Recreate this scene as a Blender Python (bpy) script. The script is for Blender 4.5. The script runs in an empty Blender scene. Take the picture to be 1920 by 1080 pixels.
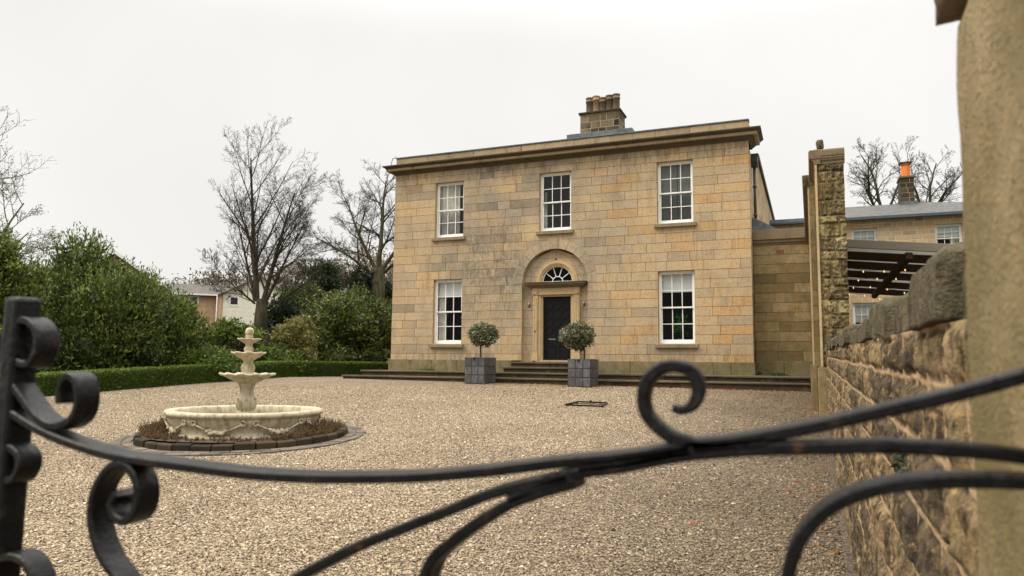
import bpy, bmesh, math, random
import numpy as np
from mathutils import Vector, Matrix, noise as mnoise

R_ = math.radians
rng = np.random.default_rng(7)
random.seed(7)
scene = bpy.context.scene
COL = scene.collection

# ------------------------------------------------------------------ camera
CX, CY, EYE = 7.7685, -22.6462, 0.65
F, YAW, PITCH, ROLL = 1366.16, -0.3894, 0.1045, 0.011
def _axes():
    cy, sy, cp, sp = math.cos(YAW), math.sin(YAW), math.cos(PITCH), math.sin(PITCH)
    fw = np.array([sy*cp, cy*cp, sp]); rt = np.array([cy, -sy, 0.0]); up = np.cross(rt, fw)
    cr, sr = math.cos(ROLL), math.sin(ROLL)
    return cr*rt+sr*up, -sr*rt+cr*up, fw
RT, UP, FW = _axes()
CAM = np.array([CX, CY, EYE])
cd = bpy.data.cameras.new('camera'); cam = bpy.data.objects.new('camera', cd); COL.objects.link(cam)
M = Matrix(((RT[0], UP[0], -FW[0], CX), (RT[1], UP[1], -FW[1], CY), (RT[2], UP[2], -FW[2], EYE), (0, 0, 0, 1)))
cam.matrix_world = M
cd.sensor_width = 36; cd.lens = F/1920*36; cd.clip_start = 0.02; cd.clip_end = 3000
cd.dof.use_dof = True; cd.dof.focus_distance = 19.0; cd.dof.aperture_fstop = 5.4
scene.camera = cam

# ------------------------------------------------------------------ world, sun, exposure
SUN_EL, SUN_AZ = R_(46), R_(238)          # azimuth measured from +Y clockwise (towards +X)
w = bpy.data.worlds.new('World'); scene.world = w; w.use_nodes = True
nt = w.node_tree; nt.nodes.clear()
wo = nt.nodes.new('ShaderNodeOutputWorld'); bg = nt.nodes.new('ShaderNodeBackground')
sky = nt.nodes.new('ShaderNodeTexSky'); sky.sky_type = 'NISHITA'; sky.sun_disc = False
sky.sun_elevation = SUN_EL; sky.sun_rotation = SUN_AZ; sky.dust_density = 4; sky.air_density = 1
tc = nt.nodes.new('ShaderNodeTexCoord'); sx = nt.nodes.new('ShaderNodeSeparateXYZ')
nt.links.new(tc.outputs['Generated'], sx.inputs[0])
mr = nt.nodes.new('ShaderNodeMapRange'); mr.interpolation_type = 'SMOOTHSTEP'
mr.inputs['From Min'].default_value = 0.40; mr.inputs['From Max'].default_value = 0.95
mr.inputs['To Min'].default_value = 9.75; mr.inputs['To Max'].default_value = 50.0   # overcast: bright zenith, paler horizon
nt.links.new(sx.outputs['Z'], mr.inputs['Value'])
nz = nt.nodes.new('ShaderNodeTexNoise'); nz.inputs['Scale'].default_value = 1.6; nz.inputs['Detail'].default_value = 4
nt.links.new(tc.outputs['Generated'], nz.inputs['Vector'])
nr = nt.nodes.new('ShaderNodeMapRange'); nr.inputs['From Min'].default_value = .3; nr.inputs['From Max'].default_value = .7
nr.inputs['To Min'].default_value = .90; nr.inputs['To Max'].default_value = 1.06
nt.links.new(nz.outputs['Fac'], nr.inputs['Value'])
mm = nt.nodes.new('ShaderNodeMath'); mm.operation = 'MULTIPLY'
nt.links.new(mr.outputs[0], mm.inputs[0]); nt.links.new(nr.outputs[0], mm.inputs[1])
cloud = nt.nodes.new('ShaderNodeVectorMath'); cloud.operation = 'SCALE'
cloud.inputs[0].default_value = (1.0, .985, .955); nt.links.new(mm.outputs[0], cloud.inputs['Scale'])
hs = nt.nodes.new('ShaderNodeHueSaturation'); hs.inputs['Saturation'].default_value = .25
nt.links.new(sky.outputs[0], hs.inputs['Color'])
mx = nt.nodes.new('ShaderNodeMix'); mx.data_type = 'RGBA'; mx.inputs[0].default_value = .93
nt.links.new(hs.outputs[0], mx.inputs[6]); nt.links.new(cloud.outputs[0], mx.inputs[7])
nt.links.new(mx.outputs[2], bg.inputs['Color']); bg.inputs['Strength'].default_value = 0.1
nt.links.new(bg.outputs[0], wo.inputs['Surface'])
sd = bpy.data.lights.new('sun', 'SUN'); sd.energy = 2.3; sd.angle = R_(20); sd.color = (1, .90, .76)
so = bpy.data.objects.new('sun', sd); COL.objects.link(so)
sdir = Vector((math.sin(SUN_AZ)*math.cos(SUN_EL), math.cos(SUN_AZ)*math.cos(SUN_EL), math.sin(SUN_EL)))
so.rotation_euler = sdir.to_track_quat('Z', 'Y').to_euler(); so.location = (0, -10, 30)
vs = scene.view_settings; scene.display_settings.display_device = 'sRGB'
vs.view_transform = 'Standard'; vs.look = 'None'; vs.exposure = 0.0; vs.gamma = 1.0

# ------------------------------------------------------------------ geometry of the photograph (metres)
def ray(u, v): return FW + RT*((u-960)/F) + UP*((540-v)/F)
def onY(u, v, Y):
    r = ray(u, v); return CAM + r*((Y-CAM[1])/r[1])
def onX(u, v, X):
    r = ray(u, v); return CAM + r*((X-CAM[0])/r[0])
def atd(u, v, d): return CAM + ray(u, v)*d
Y_GATE = CY + 0.68
GS = 0.044
def G(x, y):
    """height of the gravel / ground"""
    x = np.clip(x, -14, 14)
    yy = np.clip(y, -34, -1.9)
    return .06 - .0075*x + GS*(yy+1.9)

# ------------------------------------------------------------------ mesh helpers
class MB:
    def __init__(s): s.v = []; s.f = []; s.t = []; s.m = []; s.smooth = []
    def add(s, vs_, fs, tint=None, mat=0, smooth=False):
        o = len(s.v); s.v += [tuple(float(c) for c in p) for p in vs_]
        for f in fs:
            s.f.append([i+o for i in f]); s.t.append(random.random() if tint is None else tint); s.m.append(mat); s.smooth.append(smooth)
        return s
    def box(s, x0, x1, y0, y1, z0, z1, tint=None, mat=0):
        t = random.random() if tint is None else tint
        return s.add([(x0,y0,z0),(x1,y0,z0),(x1,y1,z0),(x0,y1,z0),(x0,y0,z1),(x1,y0,z1),(x1,y1,z1),(x0,y1,z1)],
                     [(0,3,2,1),(4,5,6,7),(0,1,5,4),(1,2,6,5),(2,3,7,6),(3,0,4,7)], t, mat)
    def obox(s, p, q, wdt, hgt, up=(0,0,1), tint=None, mat=0):
        """beam from p to q with width (sideways) and height (up)"""
        p = np.array(p, float); q = np.array(q, float); d = q-p; d /= np.linalg.norm(d)
        u = np.array(up, float); sd_ = np.cross(d, u); sd_ /= np.linalg.norm(sd_); u = np.cross(sd_, d)
        a = sd_*wdt/2; b = u*hgt/2
        vs_ = [p-a-b, p+a-b, p+a+b, p-a+b, q-a-b, q+a-b, q+a+b, q-a+b]
        return s.add(vs_, [(0,1,2,3),(7,6,5,4),(4,5,1,0),(5,6,2,1),(6,7,3,2),(7,4,0,3)], tint, mat)
    def tube(s, pts, radii, n=8, tint=None, mat=0, cap=True):
        pts = [np.array(p, float) for p in pts]; k = len(pts)
        if np.isscalar(radii): radii = [radii]*k
        ref = np.array([0.3, 0.2, 1.0]); d0 = pts[-1]-pts[0]
        if abs(np.dot(d0, ref)) > .9*np.linalg.norm(d0)*np.linalg.norm(ref): ref = np.array([1.0, .1, 0])
        vs_ = []; 
        for i in range(k):
            d = pts[min(i+1, k-1)]-pts[max(i-1, 0)]; d = d/(np.linalg.norm(d)+1e-9)
            a = np.cross(d, ref); a /= np.linalg.norm(a)+1e-9; b = np.cross(d, a)
            for j in range(n):
                c = 2*math.pi*j/n; vs_.append(pts[i]+(a*math.cos(c)+b*math.sin(c))*radii[i])
        fs = [(i*n+j, i*n+(j+1) % n, (i+1)*n+(j+1) % n, (i+1)*n+j) for i in range(k-1) for j in range(n)]
        if cap: fs += [tuple(range(n))[::-1], tuple((k-1)*n+j for j in range(n))]
        return s.add(vs_, fs, tint, mat, True)
    def lathe(s, prof, cx, cy, cz, n=32, tint=.5, mat=0, wave=None, a0=0, a1=2*math.pi):
        """prof = [(r, z)]; wave(r_index, angle) -> (dr, dz)"""
        full = abs(a1-a0-2*math.pi) < 1e-6; m = n if full else n+1
        vs_ = []
        for i, (r, z) in enumerate(prof):
            for j in range(m):
                a = a0+(a1-a0)*j/n; dr, dz = wave(i, a) if wave else (0, 0)
                vs_.append((cx+(r+dr)*math.cos(a), cy+(r+dr)*math.sin(a), cz+z+dz))
        fs = []
        for i in range(len(prof)-1):
            for j in range(n):
                k = (j+1) % m
                fs.append((i*m+j, i*m+k, (i+1)*m+k, (i+1)*m+j))
        return s.add(vs_, fs, tint, mat, True)
    def prism_x(s, poly, x0, x1, tint=None, mat=0):
        """polygon of (y, z) pulled along x"""
        n = len(poly)
        vs_ = [(x0, a, b) for a, b in poly]+[(x1, a, b) for a, b in poly]
        return s.add(vs_, [tuple(range(n)), tuple(range(2*n-1, n-1, -1))]+[(i, i+n, (i+1) % n+n, (i+1) % n) for i in range(n)], tint, mat)
    def prism_y(s, poly, y0, y1, tint=None, mat=0):
        """polygon of (x, z) pulled along y"""
        n = len(poly)
        vs_ = [(a, y0, b) for a, b in poly]+[(a, y1, b) for a, b in poly]
        return s.add(vs_, [tuple(range(n)), tuple(range(2*n-1, n-1, -1))]+[(i, i+n, (i+1) % n+n, (i+1) % n) for i in range(n)], tint, mat)
    def loft(s, loops, closed=False, tint=None, mat=0, smooth=False, caps=True):
        n = len(loops[0]); vs_ = [p for l in loops for p in l]; fs = []
        for i in range(len(loops)-1):
            for j in range(n if closed else n-1):
                k = (j+1) % n; fs.append((i*n+j, i*n+k, (i+1)*n+k, (i+1)*n+j))
        if closed and caps: fs += [tuple(range(n))[::-1], tuple((len(loops)-1)*n+j for j in range(n))]
        return s.add(vs_, fs, tint, mat, smooth)

def root_of(o):
    while o.parent: o = o.parent
    return o
def finish(o, parent):
    COL.objects.link(o)
    if parent is not None: o.parent = parent
    return o
def obj(name, mb, mats, parent=None, bevel=0, fix=True):
    if not isinstance(mats, (list, tuple)): mats = [mats]
    off = np.zeros(3)
    if parent is not None and not root_of(parent).get('_local'): off = np.array(root_of(parent).location)
    v = np.array(mb.v, float)-off
    me = bpy.data.meshes.new(name); me.from_pydata(v.tolist(), [], mb.f)
    for m_ in mats: me.materials.append(m_)
    me.polygons.foreach_set('material_index', mb.m); me.polygons.foreach_set('use_smooth', mb.smooth)
    a = me.attributes.new('tint', 'FLOAT', 'FACE'); a.data.foreach_set('value', mb.t)
    if fix:
        b = bmesh.new(); b.from_mesh(me); bmesh.ops.recalc_face_normals(b, faces=b.faces); b.to_mesh(me); b.free()
    me.update()
    o = bpy.data.objects.new(name, me); finish(o, parent)
    if bevel:
        bm_ = o.modifiers.new('bevel', 'BEVEL'); bm_.width = bevel; bm_.segments = 2; bm_.limit_method = 'ANGLE'; bm_.angle_limit = R_(40)
    return o
def arr_obj(name, V, Fq, mats, parent=None, tint=None, ptint=None, extra=None, smooth=True):
    """big numpy mesh of quads"""
    if not isinstance(mats, (list, tuple)): mats = [mats]
    off = np.zeros(3)
    if parent is not None and not root_of(parent).get('_local'): off = np.array(root_of(parent).location)
    V = np.asarray(V, np.float32)-off.astype(np.float32); Fq = np.asarray(Fq, np.int32); nf = len(Fq); k = Fq.shape[1]
    me = bpy.data.meshes.new(name); me.vertices.add(len(V)); me.vertices.foreach_set('co', V.ravel())
    me.loops.add(nf*k); me.loops.foreach_set('vertex_index', Fq.ravel())
    me.polygons.add(nf); me.polygons.foreach_set('loop_start', np.arange(0, nf*k, k, dtype=np.int32))
    me.polygons.foreach_set('use_smooth', np.full(nf, smooth))
    for m_ in mats: me.materials.append(m_)
    if tint is not None: me.attributes.new('tint', 'FLOAT', 'FACE').data.foreach_set('value', np.asarray(tint, np.float32))
    if ptint is not None: me.attributes.new('tint', 'FLOAT', 'POINT').data.foreach_set('value', np.asarray(ptint, np.float32))
    for kx, val in (extra or {}).items(): me.attributes.new(kx, 'FLOAT', 'POINT').data.foreach_set('value', np.asarray(val, np.float32))
    me.update(calc_edges=True); me.validate()
    o = bpy.data.objects.new(name, me); return finish(o, parent)
def thing(name, label, cat, loc=(0, 0, 0), rz=0, group=None, local=False):
    o = bpy.data.objects.new(name, None); COL.objects.link(o); o.empty_display_size = .2
    o.location = [float(c) for c in loc]; o.rotation_euler = (0, 0, rz); o['label'] = label; o['category'] = cat
    if group: o['group'] = group
    if local: o['_local'] = 1
    return o
def tag(o, label, cat, group=None, kind=None):
    o['label'] = label; o['category'] = cat
    if group: o['group'] = group
    if kind: o['kind'] = kind
    return o
def catmull(pts, n=8):
    P = [np.array(p, float) for p in pts]; P = [2*P[0]-P[1]]+P+[2*P[-1]-P[-2]]; out = []
    for i in range(1, len(P)-2):
        for k in range(n):
            t = k/n; a, b, c, d = P[i-1:i+3]
            out.append(.5*((2*b)+(-a+c)*t+(2*a-5*b+4*c-d)*t*t+(-a+3*b-3*c+d)*t**3))
    out.append(P[-2]); return out
def _hash(i, j, k): 
    h = np.sin(i*127.1+j*311.7+k*74.7)*43758.5453
    return h-np.floor(h)
def vnoise(x, y, z=0.0):
    x, y, z = np.broadcast_arrays(np.asarray(x, float), np.asarray(y, float), np.asarray(z, float))
    i, j, k = np.floor(x), np.floor(y), np.floor(z); fx, fy, fz = x-i, y-j, z-k
    fx, fy, fz = [t*t*(3-2*t) for t in (fx, fy, fz)]; r = 0
    for a in (0, 1):
        for b in (0, 1):
            for c in (0, 1):
                r = r+_hash(i+a, j+b, k+c)*(fx if a else 1-fx)*(fy if b else 1-fy)*(fz if c else 1-fz)
    return r
def fbm(x, y, z=0.0, o=4):
    s = 0; a = .5
    for n in range(o): s = s+a*vnoise(x*2**n+n*17.3, y*2**n-n*9.1, z*2**n+n*5.7); a *= .5
    return s/(1-.5**o)

# ------------------------------------------------------------------ material helpers
class NT:
    def __init__(s, name):
        s.m = bpy.data.materials.new(name); s.m.use_nodes = True; s.t = s.m.node_tree; s.t.nodes.clear()
        s.out = s.t.nodes.new('ShaderNodeOutputMaterial'); s._pos = None
    def n(s, typ, props=None, **inp):
        nd = s.t.nodes.new(typ)
        for k, v in (props or {}).items(): setattr(nd, k, v)
        for k, v in inp.items():
            k = k.replace('_', ' ') if not k.startswith('i') or not k[1:].isdigit() else int(k[1:])
            s.set(nd.inputs[k], v)
        return nd
    def set(s, sock, v):
        if isinstance(v, bpy.types.NodeSocket): s.t.links.new(v, sock)
        elif isinstance(v, (tuple, list)) and len(v) == 3 and sock.type == 'RGBA': sock.default_value = (*v, 1)
        else: sock.default_value = v
    def pos(s):
        if s._pos is None: s._pos = s.n('ShaderNodeNewGeometry').outputs['Position']
        return s._pos
    def noise(s, scale, detail=4, rough=.55, vec=None, stretch=None):
        v = vec or s.pos()
        if stretch: v = s.n('ShaderNodeVectorMath', {'operation': 'MULTIPLY'}, i0=v, i1=stretch).outputs[0]
        return s.n('ShaderNodeTexNoise', None, Vector=v, Scale=scale, Detail=detail, Roughness=rough).outputs['Fac']
    def vor(s, scale, vec=None, feature='F1', out='Distance', rand=1):
        return s.n('ShaderNodeTexVoronoi', {'feature': feature}, Vector=vec or s.pos(), Scale=scale, Randomness=rand).outputs[out]
    def ramp(s, fac, stops):
        nd = s.n('ShaderNodeValToRGB', None, Fac=fac); e = nd.color_ramp.elements
        while len(e) < len(stops): e.new(.5)
        for q, (p, c) in zip(e, stops):
            q.position = p; q.color = (*c, 1) if not np.isscalar(c) else (c, c, c, 1)
        return nd.outputs['Color']
    def mix(s, fac, a, b, mode='MIX'):
        nd = s.n('ShaderNodeMix', {'data_type': 'RGBA', 'blend_type': mode}); s.set(nd.inputs[0], fac); s.set(nd.inputs[6], a); s.set(nd.inputs[7], b)
        return nd.outputs[2]
    def math(s, op, a, b=0.0, clamp=False):
        nd = s.n('ShaderNodeMath', {'operation': op, 'use_clamp': clamp}); s.set(nd.inputs[0], a); s.set(nd.inputs[1], b); return nd.outputs[0]
    def rng(s, v, a, b, c=0.0, d=1.0, smooth=True):
        nd = s.n('ShaderNodeMapRange', {'interpolation_type': 'SMOOTHSTEP' if smooth else 'LINEAR'}); 
        for k, x in zip(range(5), (v, a, b, c, d)): s.set(nd.inputs[k], x)
        return nd.outputs[0]
    def attr(s, name='tint'): return s.n('ShaderNodeAttribute', {'attribute_name': name}).outputs['Fac']
    def sep(s, v=None):
        nd = s.n('ShaderNodeSeparateXYZ', None, i0=v or s.pos()); return nd.outputs
    def bump(s, h, strength=.5, dist=.01): return s.n('ShaderNodeBump', None, Height=h, Strength=strength, Distance=dist).outputs[0]
    def bsdf(s, color, rough=.8, metal=0.0, normal=None, spec=.3, **kw):
        p = s.n('ShaderNodeBsdfPrincipled', None, Base_Color=color, Roughness=rough, Metallic=metal)
        p.inputs['Specular IOR Level'].default_value = spec
        if normal is not None: s.t.links.new(normal, p.inputs['Normal'])
        for k, v in kw.items(): s.set(p.inputs[k.replace('_', ' ')], v)
        s.t.links.new(p.outputs[0], s.out.inputs['Surface']); return s.m

def simple(name, col, rough=.6, metal=0.0, var=.12, scale=6, spec=.4, bump=0.0):
    t = NT(name); n = t.noise(scale, 4)
    c = t.mix(t.rng(n, .3, .7), tuple(x*(1-var) for x in col), tuple(min(1, x*(1+var)) for x in col))
    nm = t.bump(t.noise(scale*8, 3), bump, .01) if bump else None
    return t.bsdf(c, rough, metal, nm, spec)

def ashlar_mat(name, stops, stain=0.0, green=0.0, bump=.35, patch=False, dark=(.12, .095, .062)):
    t = NT(name); tint = t.attr()
    c = t.ramp(tint, stops)
    n1 = t.noise(2.2, 5, .6); n2 = t.noise(28, 4, .65)
    c = t.mix(t.rng(n1, .45, .68, 0, .45), c, t.mix(1.0, c, (1.22, .98, .66), 'MULTIPLY'))             # iron bands in the sandstone
    c = t.mix(t.rng(t.noise(1.1, 6, .65), .46, .70, 0, .6), c, t.mix(1.0, c, (.74, .80, .90), 'MULTIPLY'))
    c = t.mix(t.math('MULTIPLY', t.rng(n2, .38, .72), .55), c, t.mix(1.0, c, (.60, .58, .55), 'MULTIPLY'))
    c = t.mix(t.rng(t.noise(9, 5, .7, stretch=(.5, .5, 1.6)), .5, .72, 0, .5), c, t.mix(1.0, c, (.66, .62, .58), 'MULTIPLY'))
    if stain:
        st = t.noise(2.6, 6, .7, stretch=(1, 1, .35))
        c = t.mix(t.rng(st, .50, .72, 0, stain), c, dark)
    if patch:   # ghost of an old climber left on the stone
        o = t.sep(); px = t.rng(t.math('ABSOLUTE', t.math('SUBTRACT', o[0], -2.35)), .55, 1.75, 1, 0)
        pz = t.math('MULTIPLY', t.rng(o[2], 1.6, 3.6, 0, 1), t.rng(o[2], 4.3, 6.9, 1, 0))
        br = t.rng(t.noise(11, 6, .75, stretch=(1, 1, .30)), .42, .58)
        br2 = t.rng(t.noise(2.0, 4, .7), .35, .6)
        c = t.mix(t.math('MULTIPLY', t.math('MULTIPLY', px, pz), t.math('MULTIPLY', t.math('ADD', t.math('MULTIPLY', br, .70), .18), br2)), c, (.165, .138, .10))
    if patch:
        mk = t.math('MULTIPLY', t.rng(t.math('ABSOLUTE', t.math('SUBTRACT', o[0], -.6)), 1.5, 5.5, 1, .15), t.rng(t.noise(.55, 4, .6), .36, .62))
        c = t.mix(mk, c, t.mix(1.0, c, (.75, .83, .96), 'MULTIPLY'))
        ms_ = t.rng(t.noise(20, 6, .8, stretch=(1, 1, .55)), .46, .62, 0, .55); c = t.mix(ms_, c, t.mix(1.0, c, (.66, .63, .60), 'MULTIPLY'))
        vs_n = t.math('MULTIPLY', t.rng(t.noise(7, 4, .7, stretch=(1.6, 1, .10)), .50, .66), t.rng(t.noise(.8, 3, .6), .42, .6)); c = t.mix(t.math('MULTIPLY', vs_n, .5), c, t.mix(1.0, c, (.60, .57, .53), 'MULTIPLY'))
    if patch:   # soot and rain marks under the cornice, splash zone at the foot
        zz_ = t.math('MAXIMUM', t.rng(o[2], 6.5, 7.6, 0, 1), t.rng(o[2], 1.5, .7, 0, .8)); stn = t.rng(t.noise(6, 5, .7, stretch=(1, 1, .22)), .42, .66, 0, .7)
        c = t.mix(t.math('MULTIPLY', zz_, stn), c, t.mix(1.0, c, (.42, .38, .33), 'MULTIPLY'))
        sp = t.rng(t.noise(13, 2, .5), .70, .76, 0, .7); c = t.mix(sp, c, t.mix(1.0, c, (.45, .40, .33), 'MULTIPLY'))
    if green:
        g = t.noise(3.5, 5, .65)
        c = t.mix(t.rng(g, .40, .65, 0, green), c, (.115, .10, .03))
    h = t.math('ADD', t.math('MULTIPLY', n2, .6), t.noise(90, 3))
    c = t.mix(t.rng(t.noise(16, 3, .6, stretch=(1, 1, .12)), .56, .72, 0, .40), c, t.mix(1.0, c, (.62, .58, .54), 'MULTIPLY'))   # rain streaks
    return t.bsdf(c, .88, 0, t.bump(h, bump, .008), .2)

BUFF = [(0, (.30, .24, .165)), (.15, (.38, .295, .195)), (.35, (.45, .345, .22)), (.55, (.49, .37, .23)), (.75, (.53, .40, .24)), (.92, (.53, .38, .205)), (1, (.53, .35, .17))]
M_ASH = ashlar_mat('facade_sandstone', BUFF, .30, .0, patch=True)
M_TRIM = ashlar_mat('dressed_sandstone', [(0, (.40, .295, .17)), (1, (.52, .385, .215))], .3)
M_CORN = ashlar_mat('weathered_cornice_stone', [(0, (.15, .115, .07)), (1, (.28, .21, .13))], .95, .12)
M_PARA = ashlar_mat('streaked_parapet_stone', [(0, (.30, .23, .145)), (1, (.42, .32, .20))], .75, .05)
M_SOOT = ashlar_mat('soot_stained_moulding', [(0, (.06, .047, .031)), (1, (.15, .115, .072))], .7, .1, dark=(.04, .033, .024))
M_SILL = ashlar_mat('window_sill_stone', [(0, (.22, .17, .105)), (1, (.28, .22, .14))], .45, .2)
M_PLINTH = ashlar_mat('damp_plinth_stone', [(0, (.17, .14, .08)), (1, (.25, .20, .12))], .75, .7)
M_WING = ashlar_mat('wing_sandstone', [(0, (.14, .10, .052)), (.5, (.24, .175, .085)), (1, (.36, .265, .14))], .85, .5)
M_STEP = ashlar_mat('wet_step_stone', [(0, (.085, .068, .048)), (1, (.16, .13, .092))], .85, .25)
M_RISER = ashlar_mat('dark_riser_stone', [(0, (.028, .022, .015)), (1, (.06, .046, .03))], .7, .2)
M_MORTAR = simple('dark_lime_mortar', (.085, .062, .038), .95)
M_SCREEN = ashlar_mat('screen_wall_stone', [(0, (.16, .12, .06)), (1, (.32, .24, .125))], .85, .5)
M_STACK = ashlar_mat('sooty_chimney_stone', [(0, (.02, .017, .013)), (.3, (.06, .048, .032)), (.5, (.15, .115, .072)), (1, (.27, .205, .125))], 1.0, .1, dark=(.02, .017, .012))
M_BRICK = None

def rubble_mat(name, stone, mort, stain=.8, lichen=.3, bump=.9):
    t = NT(name); c = t.ramp(t.attr('tint'), stone)
    n = t.noise(9, 7, .7); n2 = t.noise(38, 5, .7)
    c = t.mix(t.rng(n, .43, .66, 0, stain), c, (.035, .029, .022))
    c = t.mix(t.rng(n2, .54, .72, 0, .5), c, (.33, .23, .115))
    c = t.mix(t.rng(t.noise(17, 6, .75, stretch=(1, 1, .5)), .47, .60, 0, .85), c, (.026, .021, .016))
    c = t.mix(t.rng(t.noise(11, 6, .75, stretch=(1, .6, 1.4)), .56, .68, 0, .8), c, (.40, .27, .115))
    c = t.mix(t.rng(t.noise(5, 5), .55, .72, 0, lichen), c, (.17, .155, .06))
    c = t.mix(t.attr('mort'), c, t.mix(t.rng(n2, .35, .7), mort, tuple(x*.7 for x in mort)))
    h = t.math('ADD', n2, t.math('MULTIPLY', t.noise(120, 4), .5))
    return t.bsdf(c, .92, 0, t.bump(h, bump, .012), .15)
M_RUBBLE = rubble_mat('boundary_wall_stone', [(0, (.075, .056, .034)), (.35, (.15, .107, .058)), (.7, (.24, .168, .085)), (1, (.33, .23, .115))], (.46, .32, .185), .8, .25)
M_ROUGH = rubble_mat('broken_wall_end_stone', [(0, (.12, .09, .04)), (.5, (.27, .20, .09)), (1, (.38, .30, .15))], (.33, .25, .15), .6, .6)
t = NT('coping_stone_lichen'); n = t.noise(14, 6, .7)
c = t.ramp(n, [(.25, (.038, .032, .022)), (.5, (.12, .10, .062)), (.75, (.24, .20, .125))]); c = t.mix(t.rng(t.noise(4, 4), .5, .7, 0, .5), c, (.085, .085, .035))
M_COPE = t.bsdf(c, .95, 0, t.bump(t.math('ADD', t.noise(30, 6, .75), t.noise(110, 3)), 1, .02), .1)
t = NT('gate_pier_sandstone'); n = t.noise(5, 6, .65); n2 = t.noise(45, 5, .7)
c = t.ramp(n, [(.25, (.16, .122, .06)), (.5, (.24, .188, .10)), (.78, (.33, .262, .15))])
c = t.mix(t.rng(n2, .50, .70, 0, .6), c, (.36, .235, .10)); c = t.mix(t.rng(t.noise(60, 4, .7), .55, .72, 0, .7), c, (.08, .06, .028)); c = t.mix(t.rng(t.noise(2.2, 5), .50, .68, 0, .6), c, (.115, .095, .036))
M_PIER = t.bsdf(c, .92, 0, t.bump(t.math('ADD', n2, t.noise(140, 4)), .8, .008), .15)

# gravel
t = NT('pea_gravel'); P = t.pos()
wv = t.n('ShaderNodeVectorMath', {'operation': 'MULTIPLY'}, i0=P, i1=(1, 1, .0)).outputs[0]
d1 = t.vor(58, wv); c1 = t.sep(t.n('ShaderNodeTexVoronoi', None, Vector=wv, Scale=58).outputs['Color'])[0]
d2 = t.vor(33, wv); c2 = t.sep(t.n('ShaderNodeTexVoronoi', None, Vector=wv, Scale=33).outputs['Color'])[1]
c = t.ramp(c1, [(0, (.05, .034, .019)), (.2, (.185, .136, .088)), (.5, (.36, .27, .177)), (.8, (.48, .375, .255)), (1, (.63, .52, .38))])
cb = t.ramp(c2, [(0, (.06, .042, .025)), (.3, (.19, .135, .078)), (.65, (.33, .24, .145)), (1, (.50, .39, .26))])
c = t.mix(.35, c, cb)
c = t.mix(t.rng(d1, .44, .66), c, (.035, .026, .017))
big = t.noise(.35, 5, .6); o = t.sep()
c = t.mix(t.rng(big, .48, .68, 0, .28), c, t.mix(1.0, c, (.62, .56, .50), 'MULTIPLY')); c = t.mix(t.rng(t.noise(1.7, 6, .7), .52, .70, 0, .45), c, t.mix(1.0, c, (.60, .54, .48), 'MULTIPLY'))
tr = t.noise(.8, 4, .6, stretch=(1.2, .22, 1)); c = t.mix(t.rng(tr, .5, .68, 0, .14), c, (.40, .32, .22))
wet = t.math('MULTIPLY', t.rng(t.math('ADD', o[0], t.math('MULTIPLY', big, 3.0)), 5.0, 9.2, 0, .72), t.rng(o[1], -2, -8, .35, 1))    # damp, leaf-stained gravel by the wall
c = t.mix(wet, c, (.072, .054, .036))
hh = t.math('SUBTRACT', t.math('MULTIPLY', d1, -1.0), t.math('MULTIPLY', d2, .6))
M_GRAVEL = t.bsdf(c, .85, 0, t.bump(hh, 1.0, .014), .25)
t = NT('garden_soil_grass'); n = t.noise(3, 6)
M_GROUND = t.bsdf(t.ramp(n, [(.3, (.03, .032, .014)), (.6, (.05, .06, .022)), (.8, (.07, .055, .03))]), .95, 0, t.bump(t.noise(20, 5), .8, .05), .1)
t = NT('worn_paving'); n = t.noise(7, 6)
c = t.ramp(t.attr(), [(0, (.05, .04, .028)), (1, (.14, .11, .075))]); c = t.mix(t.rng(n, .45, .65, 0, .6), c, (.035, .03, .022))
M_PAVE = t.bsdf(c, .75, 0, t.bump(t.noise(40, 4), .5, .01), .35)
t = NT('cream_cast_stone'); n = t.noise(6, 6, .65); n2 = t.noise(14, 5, .7, stretch=(1, 1, .3))
c = t.mix(t.rng(n, .4, .7), (.47, .405, .29), (.36, .305, .20)); c = t.mix(t.rng(n2, .46, .66, 0, .8), c, (.19, .17, .09))
geo = t.n('ShaderNodeNewGeometry'); pt = t.rng(geo.outputs['Pointiness'], .40, .485, .85, 0); c = t.mix(pt, c, (.17, .145, .085))  # grooves darkened in the colour to give the flutes their shading
M_FOUNT = t.bsdf(c, .75, 0, t.bump(t.noise(60, 4), .3, .006), .3)
M_KERB = ashlar_mat('fountain_kerb_stone', [(0, (.014, .011, .007)), (1, (.055, .040, .023))], .5, .1, dark=(.012, .01, .007))
M_WHITE = simple('white_window_paint', (.78, .77, .72), .45, 0, .05)
M_CREAM = simple('cream_window_paint', (.72, .69, .60), .5, 0, .05)
M_BLIND = simple('white_roller_blind', (.62, .63, .60), .8, 0, .05, 3)
M_CURT = simple('pale_curtain', (.66, .63, .55), .9, 0, .15, 5)
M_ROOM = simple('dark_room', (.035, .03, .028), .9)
M_SLATEBLIND = simple('grey_shutter', (.14, .14, .13), .7, 0, .06)
def glass(name, ior=1.45, tintc=(.9, .92, .92)):
    t = NT(name); fr = t.n('ShaderNodeFresnel', None, IOR=ior, Normal=t.bump(t.noise(2.0, 1), .05, .02))
    g = t.n('ShaderNodeBsdfGlossy', None, Roughness=.02, Normal=t.bump(t.noise(1.6, 1), .05, .03)); tr = t.n('ShaderNodeBsdfTransparent', None, Color=tintc)
    mxs = t.n('ShaderNodeMixShader', None, i0=fr.outputs[0], i1=tr.outputs[0], i2=g.outputs[0])
    t.t.links.new(mxs.outputs[0], t.out.inputs['Surface']); return t.m
M_GLASS = glass('window_glass', 1.5); M_GLASSD = glass('shaded_window_glass', 1.22)
M_DOOR = simple('black_gloss_door', (.006, .006, .006), .5, 0, .2, 5, .15)
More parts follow.
